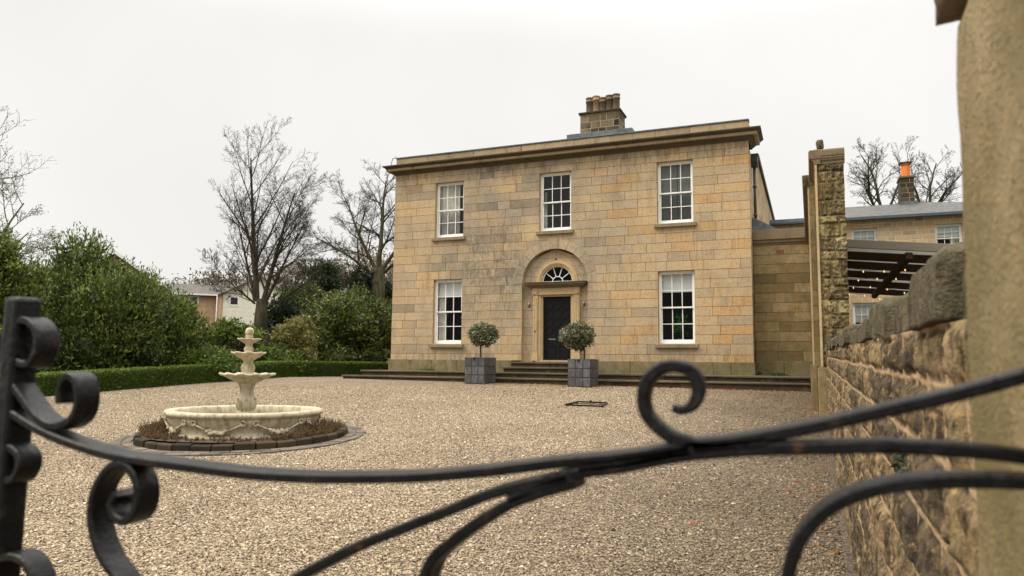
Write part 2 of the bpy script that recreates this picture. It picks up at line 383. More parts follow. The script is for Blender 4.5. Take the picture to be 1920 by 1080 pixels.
M_STEEL = simple('brushed_steel', (.20, .195, .19), .45, .9, .1)
t = NT('black_wrought_iron'); n = t.noise(40, 5, .7); n2 = t.noise(9, 4)
c = t.mix(t.rng(n, .56, .70, 0, .6), (.005, .005, .0055), (.035, .022, .014)); c = t.mix(t.rng(t.noise(14, 5, .75), .60, .70, 0, .75), c, (.06, .028, .012))
M_IRON = t.bsdf(c, t.rng(n2, .3, .7, .26, .46), 0, t.bump(t.math('ADD', n, t.math('MULTIPLY', n2, 2)), .9, .004), .2)
t = NT('lead_cladding'); n = t.noise(5, 6, .7, stretch=(1, 1, .5)); n2 = t.noise(22, 5, .7, stretch=(1, 1, .3))
c = t.ramp(t.attr(), [(0, (.055, .06, .065)), (1, (.125, .13, .135))]); c = t.mix(t.rng(n, .46, .62, 0, .75), c, (.08, .062, .06)); c = t.mix(t.rng(n2, .56, .68, 0, .7), c, (.30, .28, .27))
M_LEAD = t.bsdf(c, .55, .25, t.bump(n, .3, .01), .4)
M_LEADROOF = simple('roof_lead', (.10, .11, .118), .6, .1, .3, 4)
t = NT('stone_slate_roof'); n = t.noise(3, 5); 
c = t.ramp(n, [(.3, (.05, .05, .048)), (.5, (.085, .083, .077)), (.75, (.14, .135, .12))]); c = t.mix(t.rng(t.noise(16, 4, .7, stretch=(.6, 1, 3)), .45, .62, 0, .6), c, (.03, .03, .03)); o_ = t.sep()
M_SLATE = t.bsdf(c, .7, 0, t.bump(t.noise(9, 4, .6, stretch=(1, 1, 6)), .8, .05), .25)
M_PIPE = simple('dark_cast_iron', (.035, .033, .03), .5)
M_TERRA = simple('orange_terracotta', (.62, .16, .025), .8, 0, .12)
M_POT = ashlar_mat('buff_chimney_pot_clay', [(0, (.13, .095, .06)), (1, (.34, .245, .15))], .85)
t = NT('weathered_timber'); n = t.noise(6, 5, .6, stretch=(.2, 1, 4))
M_TIMBER = t.bsdf(t.ramp(t.attr(), [(0, (.05, .031, .02)), (.7, (.085, .055, .034)), (1, (.17, .145, .115))]), .85, 0, t.bump(n, .5, .01), .2)
M_POLY = simple('pale_roof_sheet', (.62, .60, .56), .5)
t = NT('warm_bulb'); e = t.n('ShaderNodeEmission', None, Color=(1, .62, .22), Strength=1.6); t.t.links.new(e.outputs[0], t.out.inputs['Surface']); M_BULB = t.m
M_BARK = None
def bark(name, a, b):
    t = NT(name); n = t.noise(8, 5, .6, stretch=(1, 1, .25))
    return t.bsdf(t.mix(t.rng(n, .35, .65), a, b), .95, 0, t.bump(n, .8, .03), .1)
M_BARK = bark('dark_bark', (.032, .027, .018), (.075, .062, .04))
M_BARK2 = bark('mossy_bark', (.038, .036, .02), (.08, .07, .04))
M_TWIG = bark('pale_budding_bark', (.065, .062, .045), (.12, .11, .07))
def leaf(name, stops, rough=.45, trans=.25, spec=.4):
    t = NT(name); c = t.ramp(t.attr(), stops)
    p = t.n('ShaderNodeBsdfPrincipled', None, Base_Color=c, Roughness=rough); p.inputs['Specular IOR Level'].default_value = spec
    tl = t.n('ShaderNodeBsdfTranslucent', None, Color=c); ms = t.n('ShaderNodeMixShader', None, i0=trans, i1=p.outputs[0], i2=tl.outputs[0])
    t.t.links.new(ms.outputs[0], t.out.inputs['Surface']); return t.m
L_LAUREL = leaf('laurel_leaf', [(0, (.018, .032, .007)), (.4, (.055, .085, .012)), (.72, (.135, .17, .024)), (1, (.30, .32, .07))])
L_RHODO = leaf('rhododendron_leaf', [(0, (.028, .042, .010)), (.4, (.075, .10, .017)), (.75, (.17, .19, .036)), (1, (.29, .29, .075))])
L_YELLOW = leaf('golden_leaf', [(0, (.07, .075, .018)), (.5, (.19, .18, .05)), (1, (.34, .30, .11))])
L_BRIGHT = leaf('bright_green_leaf', [(0, (.035, .058, .010)), (.5, (.10, .15, .02)), (1, (.20, .26, .04))])
L_DARK = leaf('dark_evergreen_leaf', [(0, (.014, .026, .010)), (.6, (.028, .045, .014)), (1, (.055, .075, .02))], .5)
L_RED = leaf('purple_brown_leaf', [(0, (.06, .04, .028)), (1, (.13, .085, .055))])
L_HEDGE = leaf('box_hedge_leaf', [(0, (.028, .052, .010)), (.5, (.07, .115, .016)), (1, (.21, .27, .035))])
L_TOPI = leaf('variegated_leaf', [(0, (.06, .068, .035)), (.4, (.14, .15, .08)), (.7, (.26, .26, .15)), (1, (.48, .45, .30))])
L_BUD = leaf('pale_bud', [(0, (.09, .11, .035)), (1, (.17, .18, .07))])
L_DRY = leaf('dry_heather', [(0, (.06, .038, .02)), (.5, (.12, .077, .04)), (.85, (.19, .125, .065)), (1, (.11, .12, .035))], .9, .1, .1)
L_FALL = leaf('fallen_leaf', [(0, (.22, .05, .015)), (.5, (.32, .10, .02)), (1, (.38, .19, .04))], .6)
L_WEED = leaf('weed_leaf', [(0, (.05, .12, .015)), (1, (.10, .20, .03))])
L_WOOD = leaf('winter_woodland', [(0, (.13, .108, .08)), (.6, (.19, .155, .112)), (1, (.25, .20, .14))], .95, .2, .05)
L_WOODG = leaf('woodland_evergreen', [(0, (.04, .052, .026)), (1, (.075, .088, .042))], .95, .1, .05)
L_FLOWER = leaf('yellow_flower', [(0, (.65, .32, .02)), (1, (.85, .5, .05))])

# ------------------------------------------------------------------ ground
def grid_obj(name, xs, ys, zf, m):
    X, Y = np.meshgrid(xs, ys); Z = zf(X, Y); nx, ny = len(xs), len(ys)
    V = np.stack([X.ravel(), Y.ravel(), Z.ravel()], 1)
    i = np.arange(nx-1)[None, :]+nx*np.arange(ny-1)[:, None]; i = i.ravel()
    return arr_obj(name, V, np.stack([i, i+1, i+1+nx, i+nx], 1), m)
gx = np.r_[-900, -300, -120, -60, np.arange(-30, 31, 2), 60, 120, 300, 900]
gy = np.r_[-900, -300, -100, -50, np.arange(-36, 41, 2), 60, 90, 140, 300, 900]
grid_obj('ground', gx, gy, lambda x, y: G(x, y)-.06, M_GROUND)['kind'] = 'structure'
gv = grid_obj('gravel_drive', np.linspace(-9.9, 8.2, 60), np.linspace(-33, 4.4, 140), lambda x, y: G(x, y)+.012*(fbm(x*.9, y*.9)-.5), M_GRAVEL)
gv['kind'] = 'structure'

# loose stones lying on the near gravel, too many to count
r = np.random.default_rng(101); nst = 230000
dd_ = 3.9+17.5*r.random(nst)**1.35; uu_ = r.uniform(-40, 1640, nst); tt0 = ray(0, 900)
dir_ = (FW[None]+RT[None]*((uu_-960)/F)[:, None]); px_ = CX+dir_[:, 0]*dd_; py_ = CY+dir_[:, 1]*dd_
kp = (py_ < -1.75) & ((abs(px_+1.70) > .40) | (py_ < -2.52)) & ((abs(px_-1.60) > .40) | (py_ < -2.52)) & (px_ < 7.93) & (px_ > -9.2) & ((px_+.14)**2+(py_+13.88)**2 > 1.80**2); px_, py_ = px_[kp], py_[kp]; nst = len(px_)
oct_ = np.array([(1, 0, 0), (0, 1, 0), (-1, 0, 0), (0, -1, 0), (0, 0, 1), (0, 0, -1)], float); of_ = np.array([(0, 1, 4), (1, 2, 4), (2, 3, 4), (3, 0, 4), (1, 0, 5), (2, 1, 5), (3, 2, 5), (0, 3, 5)])
an_ = r.uniform(0, 6.28, nst); sz_ = np.clip(r.lognormal(math.log(.0082), .32, nst)*(1+.035*np.maximum(0, (py_-CY)-7)), .005, .026); ar_ = r.uniform(.6, 1.0, nst); hz_ = r.uniform(.45, .85, nst)
vv = oct_[None]*(1+r.normal(0, .16, (nst, 6, 1))); x_ = vv[..., 0]*sz_[:, None]; y_ = vv[..., 1]*(sz_*ar_)[:, None]; z_ = vv[..., 2]*(sz_*hz_)[:, None]+.35*x_*r.normal(0, .6, nst)[:, None]
ca, sa = np.cos(an_)[:, None], np.sin(an_)[:, None]
V = np.stack([px_[:, None]+x_*ca-y_*sa, py_[:, None]+x_*sa+y_*ca, (G(px_, py_)+.012*(fbm(px_*.9, py_*.9)-.5)+.002)[:, None]+z_+.004], -1).reshape(-1, 3)
t = NT('loose_pebble'); o = t.sep(); pc_ = t.ramp(t.attr(), [(0, (.055, .042, .027)), (.2, (.175, .135, .085)), (.5, (.345, .270, .174)), (.8, (.475, .385, .26)), (1, (.68, .585, .44))])
big2 = t.noise(.35, 5, .6); wet2 = t.rng(t.math('ADD', o[0], t.math('MULTIPLY', big2, 3.0)), 5.0, 9.2, 0, .72); pc_ = t.mix(wet2, pc_, t.mix(1.0, pc_, (.35, .30, .26), 'MULTIPLY'))
M_PEB = t.bsdf(pc_, .8, 0, None, .25)
o_ = arr_obj('loose_gravel', V, (of_[None]+6*np.arange(nst)[:, None, None]).reshape(-1, 3), M_PEB, tint=np.repeat(np.clip(r.normal(.45, .25, nst)+.35*(fbm(px_*.7, py_*.7, 3.0)-.5), 0, 1), 8), smooth=False); o_['label'] = 'loose tan pebbles scattered over the near part of the drive'; o_['category'] = 'gravel'; o_['kind'] = 'stuff'

# ------------------------------------------------------------------ ashlar walls
def split_course(x0, x1, cuts, lo=.42, hi=1.15):
    out = []; e = [x0]+sorted(c for c in cuts if x0 < c < x1)+[x1]
    for a, b in zip(e[:-1], e[1:]):
        x = a
        while b-x > hi:
            L = random.uniform(lo, hi)
            if b-x-L < lo*.7: L = (b-x)*random.uniform(.42, .58)
            out.append((x, x+L)); x += L
        out.append((x, b))
    return out
def ashlar(mb, zs, x0, x1, openings, J=.0055, clip=None, bias=None, to3=lambda x, z, d: (x, d, z), lo=.42, hi=1.15):
    """blocks in courses zs; openings = [(xa, xb, za, zb)]; each block a slightly raised slab"""
    for za, zb in zip(zs[:-1], zs[1:]):
        ivs = [(x0, x1)]
        for (xa, xb, oa, ob) in openings:
            if oa < zb-.02 and ob > za+.02:
                nv = []
                for a, b in ivs:
                    if xb <= a or xa >= b: nv.append((a, b))
                    else:
                        if xa > a: nv.append((a, xa))
                        if xb < b: nv.append((xb, b))
                ivs = nv
        cl = clip(za, zb) if clip else None      # (left edge at za, zb, right edge at za, zb)
        for a, b in ivs:
            spans = [(a, b, -1)]
            if cl and a < cl[0] and b > cl[2]: spans = [(a, max(cl[0], cl[1]), 0), (min(cl[2], cl[3]), b, 1)]
            for sa, sb, q in spans:
                if sb-sa < .03: continue
                bl = split_course(sa, sb, [], lo, hi)
                for i, (p, r) in enumerate(bl):
                    d = random.uniform(-.0025, .0025)
                    xl0, xl1, xr0, xr1 = p+J, p+J, r-J, r-J
                    if cl and q == 0 and i == len(bl)-1: xr0, xr1 = cl[0], cl[1]
                    if cl and q == 1 and i == 0: xl0, xl1 = cl[2], cl[3]
                    tt = random.betavariate(2.3, 1.9)
                    if bias: tt = min(1, max(0, tt+bias((p+r)/2, (za+zb)/2)))
                    f = [(xl0, za+J), (xr0, za+J), (xr1, zb-J), (xl1, zb-J)]
                    vv = [to3(x, z, d) for x, z in f]+[to3(x, z, .02) for x, z in f]
                    mb.add(vv, [(0, 1, 2, 3), (0, 4, 5, 1), (1, 5, 6, 2), (2, 6, 7, 3), (3, 7, 4, 0)], tt)
    return mb

house = thing('stone_house', 'two storey Georgian sandstone house with sash windows and arched black doorway', 'house', (0, 6, .4))
HW, ZT, ZP = 6.2, 7.52, .78
WZ = [(1.3246, 3.598), (5.086, 7.088)]; WX = [-3.96, 0.0, 3.96]; WW = .56
ACX, AZ, AR, ARO = -.02, 3.35, 1.14, 1.44
zs = [ZP, 1.0, 1.3246]+list(np.linspace(1.3246, 3.598, 9)[1:])+list(np.linspace(3.598, 5.086, 6)[1:])+list(np.linspace(5.086, 7.088, 8)[1:])+[7.32, ZT]
ops = [(x-WW, x+WW, a, b) for x in (-3.96, 3.96) for a, b in WZ]+[(-WW, WW, *WZ[1])]
def arch_clip(za, zb):
    if za > AZ+ARO-.02: return None
    def e(z):
        if z <= AZ: return AR
        return math.sqrt(max(0.0, (ARO-.03)**2-(z-AZ)**2)) if z < AZ+ARO-.03 else 0.05
    if za < AZ-.01 and zb <= AZ+.05: return (ACX-AR, ACX-AR, ACX+AR, ACX+AR)
    a, b = e(max(za, AZ)), e(zb)
    if za < AZ: a = AR
    return (ACX-a, ACX-b, ACX+a, ACX+b)
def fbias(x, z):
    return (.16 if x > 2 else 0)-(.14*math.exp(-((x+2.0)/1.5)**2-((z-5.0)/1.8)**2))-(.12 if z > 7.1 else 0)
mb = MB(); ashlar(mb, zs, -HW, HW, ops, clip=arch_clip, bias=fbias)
# flat gauged lintels read as one pale course
wall = obj('front_wall', mb, M_ASH, house)
# mortar backing with holes (thin slabs between openings)
mb = MB()
xsb = sorted(set([-HW, HW]+[v for o in ops for v in o[:2]]+[ACX-AR, ACX+AR])); zsb = sorted(set([ZP, ZT]+[v for o in ops for v in o[2:]]+[AZ+.05]))
for a, b in zip(xsb[:-1], xsb[1:]):
    for c_, d_ in zip(zsb[:-1], zsb[1:]):
        mx_, mz_ = (a+b)/2, (c_+d_)/2
        if any(o[0] < mx_ < o[1] and o[2] < mz_ < o[3] for o in ops): continue
        if abs(mx_-ACX) < AR and mz_ < AZ+.05: continue
        if abs(mx_-ACX) < AR and AZ < mz_ < AZ+AR+.01: continue
        mb.add([(a, .006, c_), (b, .006, c_), (b, .006, d_), (a, .006, d_)], [(0, 1, 2, 3)], .3)
# band around the arch head down to the upper window
seg = 24; pts = [(ACX+AR*1.12*math.cos(math.pi*k/seg), AZ+AR*1.12*math.sin(math.pi*k/seg)) for k in range(seg+1)]
for k in range(seg):
    (xa, za), (xb, zb) = pts[k], pts[k+1]
    mb.add([(xa, .006, za), (xb, .006, zb), (xb, .006, 5.086), (xa, .006, 5.086)], [(0, 1, 2, 3)], .3)
for x0, x1 in ((-HW, ACX-AR*1.12), (ACX+AR*1.12, HW)): pass
obj('mortar', mb, M_MORTAR, wall)
# side and back walls, floors inside
mb = MB(); sz_ = list(np.linspace(.78, 7.2, 23))
ashlar(mb, sz_, 0.02, 3.4, [], to3=lambda y, z, d: (HW-d, y, z)); ashlar(mb, sz_+[7.56, 7.92], 3.4, 16, [], to3=lambda y, z, d: (HW-d, y, z))
mb.box(HW-.4, HW-.022, .012, 3.4, .4, 7.19, .3); mb.box(HW-.4, HW-.022, 3.4, 16, .4, 7.91, .3)
obj('side_wall', mb, M_ASH, house)
mb = MB(); ashlar(mb, list(np.arange(.78, 7.4, .29)), 0.02, 12.2, [], to3=lambda y, z, d: (-HW+d, y, z)); mb.box(-HW+.022, -HW+.4, .012, 12.2, .4, 7.3, .3)
mb.box(-HW+.4, HW-.4, 15.6, 16, .4, 7.2, .4)
obj('side_wall', mb, M_ASH, house)
# plinth
for xa_, xb_, side_ in ((-HW-.06, -1.5, (-HW-.065, -HW-.005, .30, 12, .3, ZP)), (1.46, HW+.04, (HW+.005, HW+.045, .30, 2.0, .30, ZP))):
    mb = MB()
    for a, b in split_course(xa_, xb_, []): mb.box(a+.004, b-.004, -.055, .299, .30, ZP, None)
    mb.box(*side_); obj('plinth', mb, M_PLINTH, house, bevel=.012)
# cornice and parapet
def around(prof, xl, xr, yb, back_l, back_r):
    """moulding round three sides of a front: prof = [(projection, z)]"""
    return [[(xl-p, back_l, z) for p, z in prof], [(xl-p, yb-p, z) for p, z in prof], [(xr+p, yb-p, z) for p, z in prof], [(xr+p, back_r, z) for p, z in prof]]
mb = MB()
prof = [(-.2, 7.622), (.255, 7.622), (.262, 7.70), (.2, 7.704), (-.2, 7.704)]
mb.loft(around(prof, -HW, HW, 0, 1.05, 1.05), closed=True, tint=.5)
co = obj('cornice', mb, M_PARA, house)
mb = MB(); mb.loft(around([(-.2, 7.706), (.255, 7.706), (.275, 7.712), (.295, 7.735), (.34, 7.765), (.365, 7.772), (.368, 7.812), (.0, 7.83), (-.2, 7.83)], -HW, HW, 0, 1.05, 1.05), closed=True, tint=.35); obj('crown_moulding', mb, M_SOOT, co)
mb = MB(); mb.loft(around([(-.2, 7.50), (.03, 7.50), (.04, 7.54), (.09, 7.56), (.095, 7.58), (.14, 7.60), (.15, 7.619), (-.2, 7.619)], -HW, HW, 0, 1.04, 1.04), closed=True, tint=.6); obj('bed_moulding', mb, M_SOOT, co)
mb = MB()
for a, b in split_course(-HW+.0, HW, [], 1.0, 1.9): mb.box(a+.004, b-.004, .02, .28, 7.81, 8.14)
mb.box(-HW+.003, -HW+.3, .29, 1.0, 7.81, 8.13); mb.box(HW-.3, HW-.003, .29, 1.0, 7.81, 8.13)
par = obj('parapet', mb, M_PARA, house, bevel=.008)
mb = MB(); mb.box(-HW-.015, HW+.015, -.01, .30, 8.142, 8.185); obj('lead_capping', mb, M_LEADROOF, par, bevel=.006)
mb = MB(); mb.tube(catmull([(-6.35, -.05, 7.82), (-6.36, -.05, 8.0), (-6.3, -.05, 8.15), (-6.2, -.04, 8.17)]), .012, 6); obj('bent_wire', mb, M_PIPE, par)
# low hipped roof with side eaves
mb = MB(); e = HW+.045
mb.add([(-e, 3.35, 7.99), (e, 3.35, 7.99), (e, 16.2, 7.99), (-e, 16.2, 7.99), (-3, 9, 9.2), (3, 9, 9.2)], [(0, 1, 5, 4), (1, 2, 5), (2, 3, 4, 5), (3, 0, 4)], .5)
mb.add([(-e, 3.35, 7.93), (e, 3.35, 7.93), (e, 16.2, 7.93), (-e, 16.2, 7.93)], [(0, 1, 2, 3)], .4)
for x in (-e, e): mb.add([(x, 3.35, 7.93), (x, 16.2, 7.93), (x, 16.2, 7.99), (x, 3.35, 7.99)], [(0, 1, 2, 3)], .4)
roof = obj('roof', mb, M_SLATE, house)
mb = MB(); mb.box(-HW+.31, HW-.05, .31, 3.34, 7.2, 7.5); obj('lead_roof', mb, M_LEADROOF, roof)
mb = MB(); mb.obox((e+.025, 3.4, 7.965), (e+.025, 16.2, 7.965), .045, .10); obj('gutter', mb, simple('grey_stone_gutter', (.20, .19, .165), .8), roof, bevel=.01)
# hopper and downpipe at the corner
mb = MB(); mb.prism_x([(.62, 7.24), (.98, 7.24), (.98, 7.02), (.88, 6.86), (.72, 6.86), (.62, 7.02)], HW+.01, HW+.20)
mb.box(HW+.005, HW+.225, .60, 1.0, 7.20, 7.25)
dp = obj('downpipe', mb, M_PIPE, house, bevel=.006)
mb = MB(); mb.tube([(HW+.09, .80, 6.9), (HW+.09, .80, 4.9)], .045, 10)
for z in (6.2, 5.3): mb.tube([(HW+.09, .80, z), (HW+.09, .80, z+.08)], .06, 10)
obj('pipe', mb, M_PIPE, dp)
# chimney
YC = 4.6
p0, p1, pb = onY(1086, 214, YC), onY(1163, 203, YC), onY(1085, 247, YC)
ztop = (p0[2]+p1[2])/2; sx0, sx1 = p0[0]+.04, p1[0]-.04; zb_ = 7.6; dpt = .95
mb = MB(); zc_ = np.linspace(zb_, ztop-.12, 1+max(4, round((ztop-.12-zb_)/.27)))
for fy, sgn in ((YC, 1),):
    ashlar(mb, list(zc_), sx0, sx1, [], J=.013, to3=lambda x, z, d: (x, YC+d, z), lo=.25, hi=.55)
    ashlar(mb, list(zc_), YC+.002, YC+dpt, [], J=.013, to3=lambda y, z, d: (sx1-d, y, z), lo=.25, hi=.55)
stack = obj('chimney', mb, M_STACK, house)
mb = MB(); mb.box(sx0+.004, sx1-.004, YC+.004, YC+dpt, zb_, ztop-.115); obj('pointing', mb, simple('pale_pointing', (.34, .265, .175), .9), stack)
mb = MB(); mb.box(sx0-.06, sx1+.06, YC-.06, YC+dpt+.06, ztop-.06, ztop+.02); mb.box(sx0-.02, sx1+.02, YC-.02, YC+dpt+.02, ztop-.11, ztop-.062); obj('capping', mb, M_STACK, stack, bevel=.015)
mb = MB(); mb.box(sx0-.5, sx1+.55, YC-.2, YC+dpt+.3, 7.9, onY(1122, 249, YC)[2]); obj('lead_flashing', mb, M_LEADROOF, stack, bevel=.01)
for k in range(5):
    x = sx0+.26+k*(sx1-sx0-.50)/4; h = [.76, .80, .70, .76, .78][k]; r = .15
    mb = MB(); mb.lathe([(.0, .0), (r+.01, 0), (r, .06), (r-.005, h-.20), (r+.018, h-.19), (r+.018, h-.15), (r+.0, h-.14), (r, h-.05), (r+.015, h-.035), (r+.015, h), (r-.03, h), (r-.03, h-.2)], x, YC+dpt/2, ztop+.0, 12, random.random())
    obj('chimney_pot', mb, M_POT, stack)

# ---------------- windows
def cuts_frame(mb, x0, x1, z0, z1, y0, y1, wl, wb, wt):
    mb.box(x0, x0+wl, y0, y1, z0, z1, .5); mb.box(x1-wl, x1, y0, y1, z0, z1, .5)
    mb.box(x0+wl, x1-wl, y0, y1, z0, z0+wb, .5); mb.box(x0+wl, x1-wl, y0, y1, z1-wt, z1, .5)
def sash_window(parent, cx, z0, z1, Y, hw, cols=3, rows=4, gl=M_GLASS, sill=True, room=True, nm='window', proj=.09, reveal=M_TRIM, stone=None, label=None, rd=2.4):
    """six over six sash set back in its stone reveal"""
    y = Y+.13
    mb = MB(); cuts_frame(mb, cx-hw+.002, cx+hw-.002, z0+.002, z1-.002, y, y+.12, .055, .06, .05)
    fr = obj(nm, mb, M_WHITE, parent, bevel=.004)
    if label: fr['label'] = label
    zm = (z0+z1)/2
    for q, (a, b, yy) in enumerate(((zm-.02, z1-.05, y+.02), (z0+.06, zm+.022, y+.065))):
        mb = MB(); x0, x1 = cx-hw+.055, cx+hw-.055
        cuts_frame(mb, x0, x1, a, b, yy, yy+.04, .04, .085 if q == 1 else .045, .045)
        ix0, ix1 = x0+.04, x1-.04; ia, ib = a+(.085 if q == 1 else .045), b-.045
        for k in range(1, cols): xx = ix0+(ix1-ix0)*k/cols; mb.box(xx-.012, xx+.012, yy+.003, yy+.037, ia, ib, .5)
        for k in range(1, rows//2):
            zz = ia+(ib-ia)*k/(rows//2)
            for j in range(cols): 
                xa = ix0+(ix1-ix0)*j/cols+(.012 if j else 0); xb = ix0+(ix1-ix0)*(j+1)/cols-(.012 if j < cols-1 else 0)
                mb.box(xa, xb, yy+.003, yy+.037, zz-.012, zz+.012, .5)
        obj('sash', mb, M_WHITE, fr, bevel=.003)
        mb = MB(); mb.add([(ix0, yy+.02, ia), (ix1, yy+.02, ia), (ix1, yy+.02, ib), (ix0, yy+.02, ib)], [(0, 1, 2, 3)], .5)
        obj('pane', mb, gl, fr)
    mb = MB()  # stone reveals
    for x in (cx-hw, cx+hw): mb.add([(x, Y+.001, z0), (x, Y+.42, z0), (x, Y+.42, z1), (x, Y+.001, z1)], [(0, 1, 2, 3)], .6)
    mb.add([(cx-hw, Y+.001, z1), (cx+hw, Y+.001, z1), (cx+hw, Y+.42, z1), (cx-hw, Y+.42, z1)], [(0, 1, 2, 3)], .6)
    mb.add([(cx-hw, Y+.001, z0), (cx+hw, Y+.001, z0), (cx+hw, Y+.42, z0), (cx-hw, Y+.42, z0)], [(0, 1, 2, 3)], .6)
    obj('reveal', mb, reveal, fr)
    if sill:
        mb = MB(); mb.prism_x([(Y-.09, z0-.115), (Y+.05, z0-.115), (Y+.129, z0+.012), (Y+.05, z0+.012), (Y-.09, z0-.005)], cx-hw-.09, cx+hw+.09, .5)
        obj('sill', mb, M_SILL, fr, bevel=.008)
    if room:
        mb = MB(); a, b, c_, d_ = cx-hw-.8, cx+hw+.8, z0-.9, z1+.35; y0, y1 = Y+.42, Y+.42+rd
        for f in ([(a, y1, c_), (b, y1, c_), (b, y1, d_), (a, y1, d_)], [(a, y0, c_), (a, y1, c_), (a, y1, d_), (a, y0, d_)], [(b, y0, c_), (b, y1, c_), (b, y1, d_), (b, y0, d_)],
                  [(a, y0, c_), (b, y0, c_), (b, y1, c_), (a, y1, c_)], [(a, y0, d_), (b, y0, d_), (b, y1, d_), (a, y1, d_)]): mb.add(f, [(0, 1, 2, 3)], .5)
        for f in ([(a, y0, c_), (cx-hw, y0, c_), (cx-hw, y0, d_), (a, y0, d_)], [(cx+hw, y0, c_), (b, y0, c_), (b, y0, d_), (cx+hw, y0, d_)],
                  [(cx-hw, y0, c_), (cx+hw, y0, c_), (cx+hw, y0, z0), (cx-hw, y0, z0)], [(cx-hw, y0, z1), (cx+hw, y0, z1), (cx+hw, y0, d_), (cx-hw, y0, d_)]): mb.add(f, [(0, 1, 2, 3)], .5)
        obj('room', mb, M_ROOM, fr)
    return fr
def curtain(parent, x0, x1, z0, z1, y, name='curtain', m=M_CURT, amp=.03, folds=5):
    n = 40; top = []; bot = []
    for k in range(n+1):
        x = x0+(x1-x0)*k/n; yy = y+amp*math.sin(k/n*folds*2*math.pi)+.01*math.sin(k*1.7); top.append((x, yy, z1)); bot.append((x+.01*math.sin(k), yy*1.0, z0))
    mb = MB(); mb.loft([bot, top], smooth=True, tint=.5); return obj(name, mb, m, parent)
def blind(parent, x0, x1, z0, z1, y, m=M_BLIND):
    mb = MB(); mb.box(x0, x1, y, y+.006, z0, z1, .5); mb.box(x0, x1, y-.006, y+.012, z0-.03, z0-.001, .5); return obj('blind', mb, m, parent)
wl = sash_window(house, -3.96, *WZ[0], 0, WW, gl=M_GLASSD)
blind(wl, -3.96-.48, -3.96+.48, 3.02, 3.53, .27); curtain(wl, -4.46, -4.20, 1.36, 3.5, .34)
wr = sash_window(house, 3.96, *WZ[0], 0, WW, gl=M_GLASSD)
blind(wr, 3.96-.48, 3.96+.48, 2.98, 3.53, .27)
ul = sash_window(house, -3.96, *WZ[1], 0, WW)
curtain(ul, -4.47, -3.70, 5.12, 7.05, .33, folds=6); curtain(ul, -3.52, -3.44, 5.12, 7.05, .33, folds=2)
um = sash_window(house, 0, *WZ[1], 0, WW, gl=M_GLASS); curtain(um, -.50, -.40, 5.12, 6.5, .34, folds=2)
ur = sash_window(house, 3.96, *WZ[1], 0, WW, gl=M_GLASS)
mb = MB()
for a, b in ((3.46, 3.98), (4.0, 4.46)): mb.box(a, b, .30, .32, 5.13, 7.04, .5)
obj('shutter', mb, M_SLATEBLIND, ur, bevel=.004)
mb = MB(); mb.tube([(4.02, .27, 5.84), (4.02, .30, 5.84)], .022, 8); obj('shutter_knob', mb, M_WHITE, ur)
mb = MB(); mb.tube([(4.14, .27, 5.82), (4.14, .30, 5.82)], .016, 8); obj('shutter_knob', mb, M_WHITE, ur)

# ---------------- arched doorway
YR = .16
mb = MB(); seg = 28
for k in range(13):     # voussoirs
    a0 = math.pi*k/13; a1 = math.pi*(k+1)/13; m_ = 4; vs_ = []
    g = .004
    for yy in (-.006, .05):
        for r in (AR, ARO+random.uniform(-.03, .05)):
            for j in range(m_+1):
                a = a0+g+(a1-a0-2*g)*j/m_; vs_.append((ACX+r*math.cos(a), yy, AZ+r*math.sin(a)))
    q = m_+1; fs = []
    for j in range(m_): fs += [(j, j+1, q+j+1, q+j), (2*q+j, 2*q+j+1, j+1, j), (q+j, q+j+1, 3*q+j+1, 3*q+j)]
    fs += [(0, q, 3*q, 2*q), (q-1, 2*q-1, 4*q-1, 3*q-1)]
    mb.add(vs_, fs, random.uniform(.3, .75))
mb.add([(ACX-.10, -.02, AZ+AR-.01), (ACX+.10, -.02, AZ+AR-.01), (ACX+.13, -.02, AZ+ARO+.05), (ACX-.13, -.02, AZ+ARO+.05), (ACX-.10, .04, AZ+AR-.01), (ACX+.10, .04, AZ+AR-.01), (ACX+.13, .04, AZ+ARO+.05), (ACX-.13, .04, AZ+ARO+.05)],
       [(0, 1, 2, 3), (0, 4, 5, 1), (1, 5, 6, 2), (2, 6, 7, 3), (3, 7, 4, 0)], .3)
arch = obj('arch', mb, M_ASH, house)
mb = MB()   # intrados and jamb reveals
path = [(ACX-AR, .6)]+[(ACX-AR*math.cos(math.pi*k/seg), AZ+AR*math.sin(math.pi*k/seg)) for k in range(seg+1)]+[(ACX+AR, .6)]
mb.loft([[(x, .0, z) for x, z in path], [(x, YR+.03, z) for x, z in path]], tint=.6, smooth=True); obj('reveal', mb, M_TRIM, arch)
# recessed wall: blocks clipped to the arch
mb = MB(); dzs = [.72]+zs[1:]
SO = .82  # door surround half width
for za, zb in zip(dzs[:-1], dzs[1:]):
    if za > AZ+AR: break
    def half(z): return AR if z < AZ else math.sqrt(max(0, AR*AR-(z-AZ)**2))
    def inner(z):
        if z < 3.38: return SO-.04
        return math.sqrt(max(0, .60**2-(z-3.40)**2))
    ha, hb = half(za)+.02, half(zb)+.02; ia, ib = inner(za+.001), inner(zb)
    for sg in (-1, 1):
        for lo_, hi_ in ([(0, .5), (.5, 1)] if za > 3.3 else [(0, 1)]):
            J = .0045
            A0, A1 = ia+(ha-ia)*lo_, ia+(ha-ia)*hi_; B0, B1 = ib+(hb-ib)*lo_, ib+(hb-ib)*hi_
            mb.add([(ACX+sg*(A0+J), YR+random.uniform(0, .003), za+J), (ACX+sg*(A1-J), YR, za+J), (ACX+sg*(B1-J), YR, zb-J), (ACX+sg*(B0+J), YR, zb-J)], [(0, 1, 2, 3)], random.betavariate(3, 2))
obj('recess_wall', mb, M_ASH, arch)
mb = MB()
